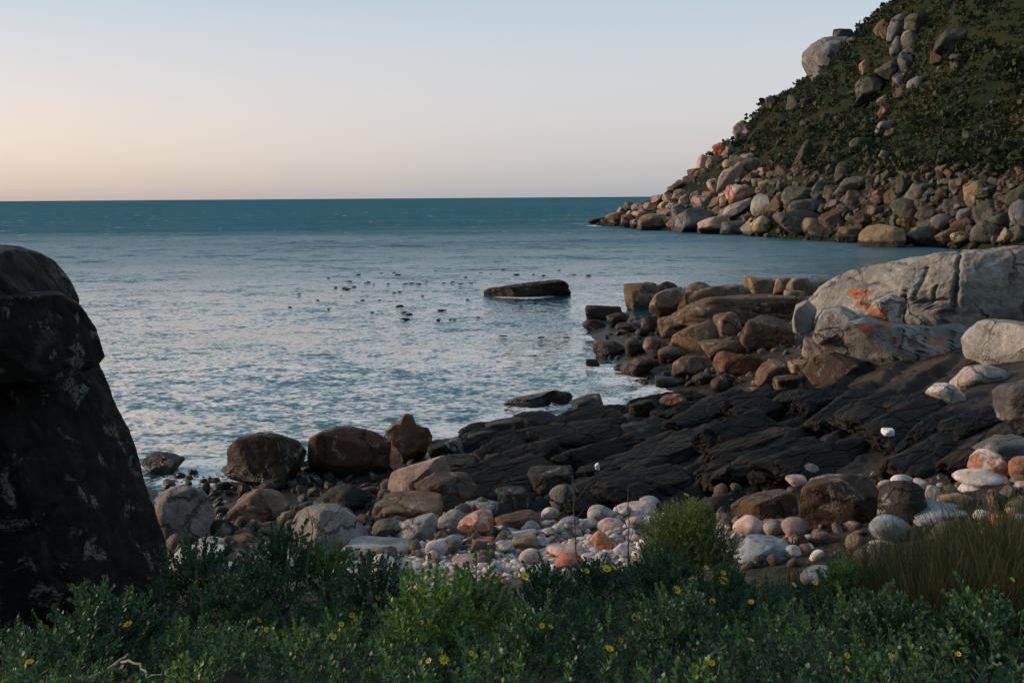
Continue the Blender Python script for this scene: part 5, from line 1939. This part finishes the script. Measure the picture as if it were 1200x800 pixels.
# ---- reeds on the right
def reed_tuft(seed, n, rad, high):
    r = np.random.default_rng(seed)
    b = r.normal(size=(n, 2)) * rad * .5
    hh = high * r.uniform(.55, 1.1, n)
    out = b / (np.linalg.norm(b, axis=1)[:, None] + .05)
    lean = out * r.uniform(.05, .45, n)[:, None] + r.normal(size=(n, 2)) * .13 + (-.10, 0)
    ts = np.array((0, .4, .75, 1.0))
    w = .0042
    side = r.normal(size=(n, 2))
    side /= np.linalg.norm(side, axis=1)[:, None]
    V = np.zeros((n, 8, 3))
    for i, t in enumerate(ts):
        c = b + lean * (t ** 1.8 * hh)[:, None]
        for s in (0, 1):
            ww = w * (1 - .8 * t) * (1 if s else -1)
            V[:, i * 2 + s, :2] = c + side * ww
            V[:, i * 2 + s, 2] = hh * t * (1 - .10 * t) - .05
    f = np.array([(0, 1, 3, 2), (2, 3, 5, 4), (4, 5, 7, 6)])
    Fc = (f[None] + (np.arange(n) * 8)[:, None, None]).reshape(-1, 4)
    me = mesh_from("blades", V.reshape(-1, 3), Fc, M_REED)
    tone = np.clip(.35 + .25 * r.normal(size=n), 0, 1)
    set_attr(me, "tone", np.repeat(tone, 8))
    return me


RP = [reed_tuft(i, 620, .36, .74) for i in range(4)]
RL = [reed_tuft(20 + i, 700, .42, .26) for i in range(2)]
GR = "reed tufts on the right of the slope"
for px, py, d, pr, sc, lab in [
    (955, 655, 9.6, RL[0], 1.1, "short mossy green tuft left of the blue grey oval boulder"),
    (995, 652, 9.7, RL[1], 1.1, "short mossy green tuft in front of the blue grey oval boulder"),
    (905, 655, 9.6, RL[1], .8, "small low grass tuft below the big dark lichened block"),
    (1030, 675, 8.6, RP[0], .85, "olive reed tuft right of the mossy green tufts"),
    (1075, 672, 8.6, RP[1], .95, None), (1120, 668, 8.6, RP[2], 1.0, None), (1165, 655, 8.8, RP[3], 1.15, None), (1205, 650, 8.8, RP[0], 1.2, None),
    (1060, 705, 7.6, RP[2], .9, None), (1110, 710, 7.5, RP[3], 1.0, None), (1160, 705, 7.5, RP[1], 1.05, None), (1200, 700, 7.5, RP[0], 1.1, None),
    (1085, 742, 6.6, RP[1], .85, None), (1135, 748, 6.5, RP[0], .9, None), (1185, 745, 6.5, RP[2], 1.0, None), (1010, 705, 7.7, RP[3], .75, None), (970, 690, 8.2, RP[2], .6, None),
]:
    p = at(np.array([px]), np.array([py]), np.array([d]))[0]
    z = min(p[2], shore_h(p[:1], p[1:2], False)[0] + .05)
    o = empty("reed_tuft", (p[0], p[1], z))
    b = tag(link("blades", pr, o), kind='stuff')
    b.rotation_euler = (0, 0, px * .7)
    b.scale = (sc,) * 3
    tag(o, lab, 'reed tuft', None if lab else GR)
    PLACED.append(dict(o=o, px=px, py=py - 30, w=50, tint='', style='reed', fixed=lab is not None, group=GR, d=d, W=.5, cat='reed'))


# ---- dead twigs and dry stalks
def twig(name, segs, r0, mat, label, cat="twig"):
    rr = np.random.default_rng(len(label))
    parts = []
    for (ax, ay, ad), (bx, by, bd), th in segs:
        a = at(np.array([ax]), np.array([ay]), np.array([ad]))[0]
        b = at(np.array([bx]), np.array([by]), np.array([bd]))[0]
        parts.append(tube(wiggle(a, b, 9, .008, rr), r0 * th, r0 * th * .5, 5))
    V, Fc = join(parts)
    c = V[np.argmin(V[:, 2])].copy()
    o = link(name, mesh_from(name, V - c, Fc, mat), None, c)
    tag(o, label, cat)


twig("dead_twig", [((92, 798, 4.6), (150, 766, 4.9), 1.3), ((138, 775, 4.85), (172, 788, 4.6), .9), ((172, 788, 4.6), (190, 786, 4.55), .6)], .010, M_TWIG, "pale dead branch lying at the bottom left of the shrubs", "branch")
twig("dead_twig", [((734, 680, 9.4), (736, 572, 9.6), 1.0), ((735, 618, 9.5), (722, 590, 9.6), .6), ((735, 640, 9.5), (748, 606, 9.5), .5), ((735, 600, 9.6), (741, 578, 9.6), .5)], .009, M_STEM, "thin upright bare stem in front of the pale pink stone")
twig("dead_twig", [((676, 655, 9.8), (671, 560, 10.0), 1.0), ((672, 600, 9.9), (662, 580, 9.9), .6), ((673, 588, 9.9), (691, 566, 9.9), .6), ((674, 610, 9.9), (693, 592, 9.9), .5)], .008, M_STEM, "branching bare stem in front of the dark shelf left of the round bush")
twig("dry_stalk", [((606, 690, 7.0), (640, 742, 6.6), 1.0), ((600, 668, 7.1), (606, 690, 7.0), .8)], .007, M_TWIG, "pale dry stalk slanting through the shrubs below the pebbles", "stalk")
twig("dry_stalk", [((600, 730, 5.6), (650, 780, 5.2), 1.6), ((630, 758, 5.35), (650, 745, 5.5), .7)], .008, M_STEM, "brown woody stalk slanting at the bottom centre", "stalk")
twig("dry_stalk", [((1040, 800, 4.8), (1043, 780, 4.85), 1.0)], .008, M_TWIG, "short pale stalk at the bottom edge on the right", "stalk")
twig("dead_twig", [((360, 690, 8.2), (366, 612, 8.5), 1.0), ((364, 650, 8.4), (350, 622, 8.5), .6), ((365, 640, 8.4), (388, 600, 8.6), .6), ((380, 615, 8.5), (404, 590, 8.6), .4)], .008, M_STEM, "bare twigs in front of the large round grey granite boulder")

# ---- white litter on the shelf
for box, d, lab in [((1033, 497, 1049, 508), None, "white scrap lying on the dark rock shelf"), ((697, 535, 703, 549), None, "small bluish white scrap caught between dark ledges")]:
    bpy.context.view_layer.update()
    rd = Vector(ray((box[0] + box[2]) / 2, box[3]))
    okh, loc, nr_, _i, _o, _m = SC.ray_cast(bpy.context.evaluated_depsgraph_get(), Vector(CAM) + rd * 12.5, rd.normalized())
    p = loc + Vector((0, 0, .03))
    dd = loc.y
    w = (box[2] - box[0]) * dd / F0
    X, Fc = rock_shape('slab', 71 + int(box[0]), 2, 12)
    o = link("litter", mesh_from("litter", X * np.array((w / 2, w * .35, w * .30 if w > .2 else w * .9)), Fc, M_LITTER, False), None, p)
    tag(o, lab, "litter")


# ---- scrub on the headland
def build_scrub():
    r = np.random.default_rng(91)
    n = 14000
    x0 = r.uniform(.20, .78, n)
    y0 = r.uniform(105, 262, n)
    X = x0 * y0
    H = head_h(X, y0)
    q = project(np.stack((X, y0, H), -1))
    top, bot = rubble_limits(q[:, 0])
    bare = fbm(P2(X / 16, y0 / 16), 3, 17)
    ok = (q[:, 1] < top - 2 + 8 * bare) & (q[:, 0] > 835) & (q[:, 0] < 1330) & (bare > -.42 + .34 * sstep(960, 860, q[:, 0]))
    X, Y, H = X[ok], y0[ok], H[ok]
    n = len(X)
    V0 = np.array([(-.5, 0, -.5), (.5, 0, -.5), (.35, 0, .5), (-.3, .1, .45)])
    m = 34
    rad = r.uniform(.5, 1.2, n) * (1 + 1.3 * (r.random(n) < .08)) * (1 + .5 * fbm(P2(X / 20, Y / 20), 2, 19))
    d = r.normal(size=(n, m, 3))
    d[..., 2] = np.abs(d[..., 2]) * .9
    d /= np.linalg.norm(d, axis=-1)[..., None]
    B = d * (rad[:, None] * r.uniform(.6, 1.05, (n, m)))[..., None] * np.array((1, 1, .8)) + np.stack((X, Y, H - .05), -1)[:, None]
    B = B.reshape(-1, 3)
    S = np.repeat(rad, m) * r.uniform(.17, .36, n * m)
    D = d.reshape(-1, 3) + r.normal(size=(n * m, 3)) * .6
    big = fbm(P2(X / 12, Y / 12), 3, 18)
    tone = np.clip(.38 + 1.5 * big + .30 * r.normal(size=n), 0, 1)
    T = np.clip(np.repeat(tone, m) + .10 * r.normal(size=n * m), 0, 1)
    V, Fc, Tt = scatter([(V0, np.array([(0, 1, 2), (0, 2, 3)]))], B, D, S, T, r)
    me = mesh_from("hillside_scrub", V, Fc, M_SCRUB, False)
    set_attr(me, "tone", Tt)
    tag(link("hillside_scrub", me), "dark green scrub covering the steep headland slope", None, None, 'stuff')
    print("scrub", n, len(Fc))


build_scrub()

# ---- kelp floating in the cove
KP = []
for i in range(5):
    X, Fc = rock_shape('crag', 310 + i * 9, 2)
    KP.append(mesh_from("kelp", X * np.array((.24, .16, .055)) + (0, 0, .02), Fc, M_KELP))
rk = np.random.default_rng(5)
KEL = [(432, 331), (438, 333), (428, 332), (462, 320), (466, 322), (475, 333), (482, 332), (490, 333), (447, 320), (500, 330), (540, 333), (552, 332), (545, 325), (563, 320), (575, 321), (605, 322), (625, 322), (637, 323),
       (462, 343), (469, 342), (425, 352), (468, 359), (473, 366), (474, 374), (478, 368), (515, 364), (518, 364), (514, 375), (528, 375), (533, 375), (590, 394), (634, 396), (664, 396),
       (404, 338), (415, 336), (393, 337), (408, 339), (400, 347), (436, 366), (672, 322), (690, 323), (455, 333), (520, 332), (530, 331), (558, 340), (590, 316), (655, 317), (410, 330), (350, 345), (372, 352), (340, 360), (385, 362), (445, 352), (495, 347), (548, 352), (580, 345), (610, 360), (560, 372), (645, 365), (420, 322), (385, 326), (510, 318), (640, 352)]
for px, py in KEL:
    p = at_z(np.array([px]), np.array([py]), .03)[0]
    o = link("floating_kelp", KP[rk.integers(5)], None, p)
    s = rk.uniform(.6, 1.25)
    o.scale = (s, s, s * rk.uniform(.7, 1.3))
    o.rotation_euler = (0, 0, rk.uniform(0, 6.28))
    tag(o, None, "kelp", "kelp tufts floating in the cove")
    PLACED.append(dict(o=o, px=px, py=py, w=7, tint='dark', style='kelp', fixed=False, group="kelp tufts floating in the cove", d=0, W=0, cat='kelp'))

# ---- where water breaks on rock
for px, py, z, rad in [(690, 262, 0, 9), (712, 264, 0, 9), (700, 258, 0, 7), (735, 266, 0, 6), (735, 445, 0, 2.2), (770, 462, 0, 2.0), (815, 468, 0, 1.6), (700, 470, 0, 1.6), (640, 492, 0, 1.4), (700, 395, 0, 1.8), (715, 432, 0, 1.8),
                       (700, 360, 0, 2.0), (735, 345, 0, 2.0), (255, 560, 0, 1.4), (235, 545, 0, 1.3), (215, 562, 0, 1.2), (270, 590, .05, .8), (380, 545, 0, 1.4), (470, 530, 0, 1.6), (540, 505, 0, 1.5), (590, 490, 0, 1.4),
                       (680, 345, 0, 2.0), (450, 520, 0, 1.0), (385, 582, .2, .5), (780, 455, 0, 1.6)]:
    p = at_z(np.array([px]), np.array([py]), z)[0]
    FOAM_SPOTS.append((p[0], p[1], rad))
for b in (820, 900, 1000):
    p = at(b, np.interp(b, [690, 1200], [262, 297]), 150)
build_sea()

# ------------------------------------------------------------------ labels of the unnamed rocks: by look, then by their neighbours
LM = {
    'shore': [("the craggy rust coloured rock", 478, 508), ("the tilted pinkish wedge", 492, 560), ("the biggest dark brown boulder", 312, 540), ("the round brown boulder", 306, 593), ("the large round grey granite", 383, 618),
              ("the sharp topped black block", 592, 502), ("the orange streaked angular rock", 556, 613), ("the smooth grey black based boulder", 216, 605)],
    'point': [("the big brown wedge", 812, 395), ("the upright tan boulder", 780, 354), ("the highest tan block", 890, 335), ("the pale outcrop", 1000, 380), ("the low brown slab", 845, 409), ("the squarish seaward boulder", 752, 350),
              ("the reddish wet boulder", 790, 473)],
    'cob': [("the orange streaked rock", 556, 613), ("the bright orange cobble", 706, 634), ("the rust red front cobble", 666, 657), ("the flat reddish brown cobble", 615, 637), ("the long pink cobble", 664, 646), ("the round bush", 803, 620),
            ("the large pale pink stone", 744, 598), ("the long flat grey slab", 504, 678 - 30), ("the large round grey granite", 383, 630), ("the blue grey oval boulder", 1042, 620), ("the streaked stack", 1150, 570), ("the huge left boulder", 190, 640),
            ("the big dark block", 983, 590), ("the roundest white cobble", 511, 643)],
    'shelf': [("the white scrap", 1041, 502), ("the pale outcrop", 1050, 440), ("the white topped boulder", 1106, 468), ("the pointed dark rock", 690, 490), ("the reddish wet boulder", 790, 473), ("the small bluish scrap", 700, 541),
              ("the round bush", 800, 580), ("the brownish grey boulder", 938, 555), ("the sharp topped black block", 592, 502), ("the dark brown slab", 893, 592)],
    'head': [("the great overhanging boulder", 967, 65), ("the tall grey boulder", 1052, 35), ("the long sloping slab", 1018, 107), ("the whitish square boulder", 1036, 150), ("the pyramid shaped rock", 941, 180), ("the rust red skyline boulder", 844, 175),
             ("the tall tan slab", 851, 210), ("the orange stained boulder", 865, 228), ("the large dark waterline boulder", 810, 256), ("the pale pointed boulder", 892, 238), ("the big golden block", 1032, 275), ("the rounded olive boulder", 1077, 277),
             ("the golden faced boulder", 1143, 224), ("the tall right edge boulder", 1195, 252), ("the headland tip", 722, 258), ("the smooth pale slab", 862, 244), ("the low brown tip slab", 765, 260), ("the long olive slab", 932, 260)],
    'kelp': [("the lone cove rock", 614, 338), ("the leftmost kelp", 345, 352), ("the nearest kelp line", 520, 368), ("the farthest kelp line", 560, 319), ("the thickest kelp line", 440, 331), ("the low black reef", 628, 470), ("the rock point", 730, 345)],
    'reed': [("the blue grey oval boulder", 1042, 640), ("the right edge", 1198, 660), ("the lower right shrub", 1040, 740)],
}
SHAPE = {'egg': 'rounded', 'round': 'rounded', 'boulder': 'rugged', 'block': 'angular', 'slab': 'flat', 'crag': 'jagged', 'reed': '', 'kelp': ''}
bykey = {}
for q in PLACED:
    if q['fixed']:
        continue
    g = q['group'] or ''
    if q['cat'] == 'headland':
        z, noun = 'head', 'boulder'
    elif 'headland' in g:
        z, noun = 'head', 'boulder'
    elif 'cobble' in g:
        z, noun = 'cob', 'cobble'
    elif q['cat'] == 'ledge':
        z, noun = 'shelf', 'ledge'
    elif q['cat'] == 'kelp':
        z, noun = 'kelp', 'floating kelp tuft'
    elif q['cat'] == 'reed':
        z, noun = 'reed', 'reed tuft'
    elif 'shore' in g:
        z, noun = 'shore', 'rock'
    elif 'point' in g:
        z, noun = 'point', 'rock'
    else:
        z, noun = 'cob', 'rock'
    nm, lx, ly = min(LM[z], key=lambda a: (a[1] - q['px']) ** 2 + 2 * (a[2] - q['py']) ** 2)
    dx, dy = q['px'] - lx, q['py'] - ly
    if abs(dx) > abs(dy) * 1.3:
        rel = 'left of' if dx < 0 else 'right of'
    else:
        rel = 'above' if dy < 0 else 'below'
    lim = {'cob': (14, 24), 'head': (11, 20), 'shelf': (60, 110), 'reed': (0, 999)}.get(z, (30, 60))
    size = 'small' if q['w'] < lim[0] else ('large' if q['w'] > lim[1] else '')
    if z == 'reed':
        size = 'olive'
    words = [size, q['tint'], SHAPE.get(q['style'], '') if q['cat'] not in ('ledge',) and not (z in ('cob', 'head') and q['o'].data.users > 1) else '', noun, rel, nm]
    bykey.setdefault(' '.join(w for w in words if w), []).append(q)
ORD = ['leftmost', 'second from left', 'third from left', 'fourth from left', 'fifth from left', 'sixth from left', 'seventh from left', 'eighth from left', 'ninth from left', 'tenth from left', 'eleventh from left', 'twelfth from left']
for k, qs in bykey.items():
    qs.sort(key=lambda q: q['px'])
    for i, q in enumerate(qs):
        lab = k
        if len(qs) > 1:
            lab = k + ', ' + (ORD[i] if i < 12 else 'farther right')
        elif len(k.split()) < 4:
            lab = 'weathered ' + k
        q['o']['label'] = lab

# ------------------------------------------------------------------ sky stays in the world; render settings
SC.cycles.max_bounces = 6
SC.cycles.use_denoising = True
SC.render.film_transparent = False
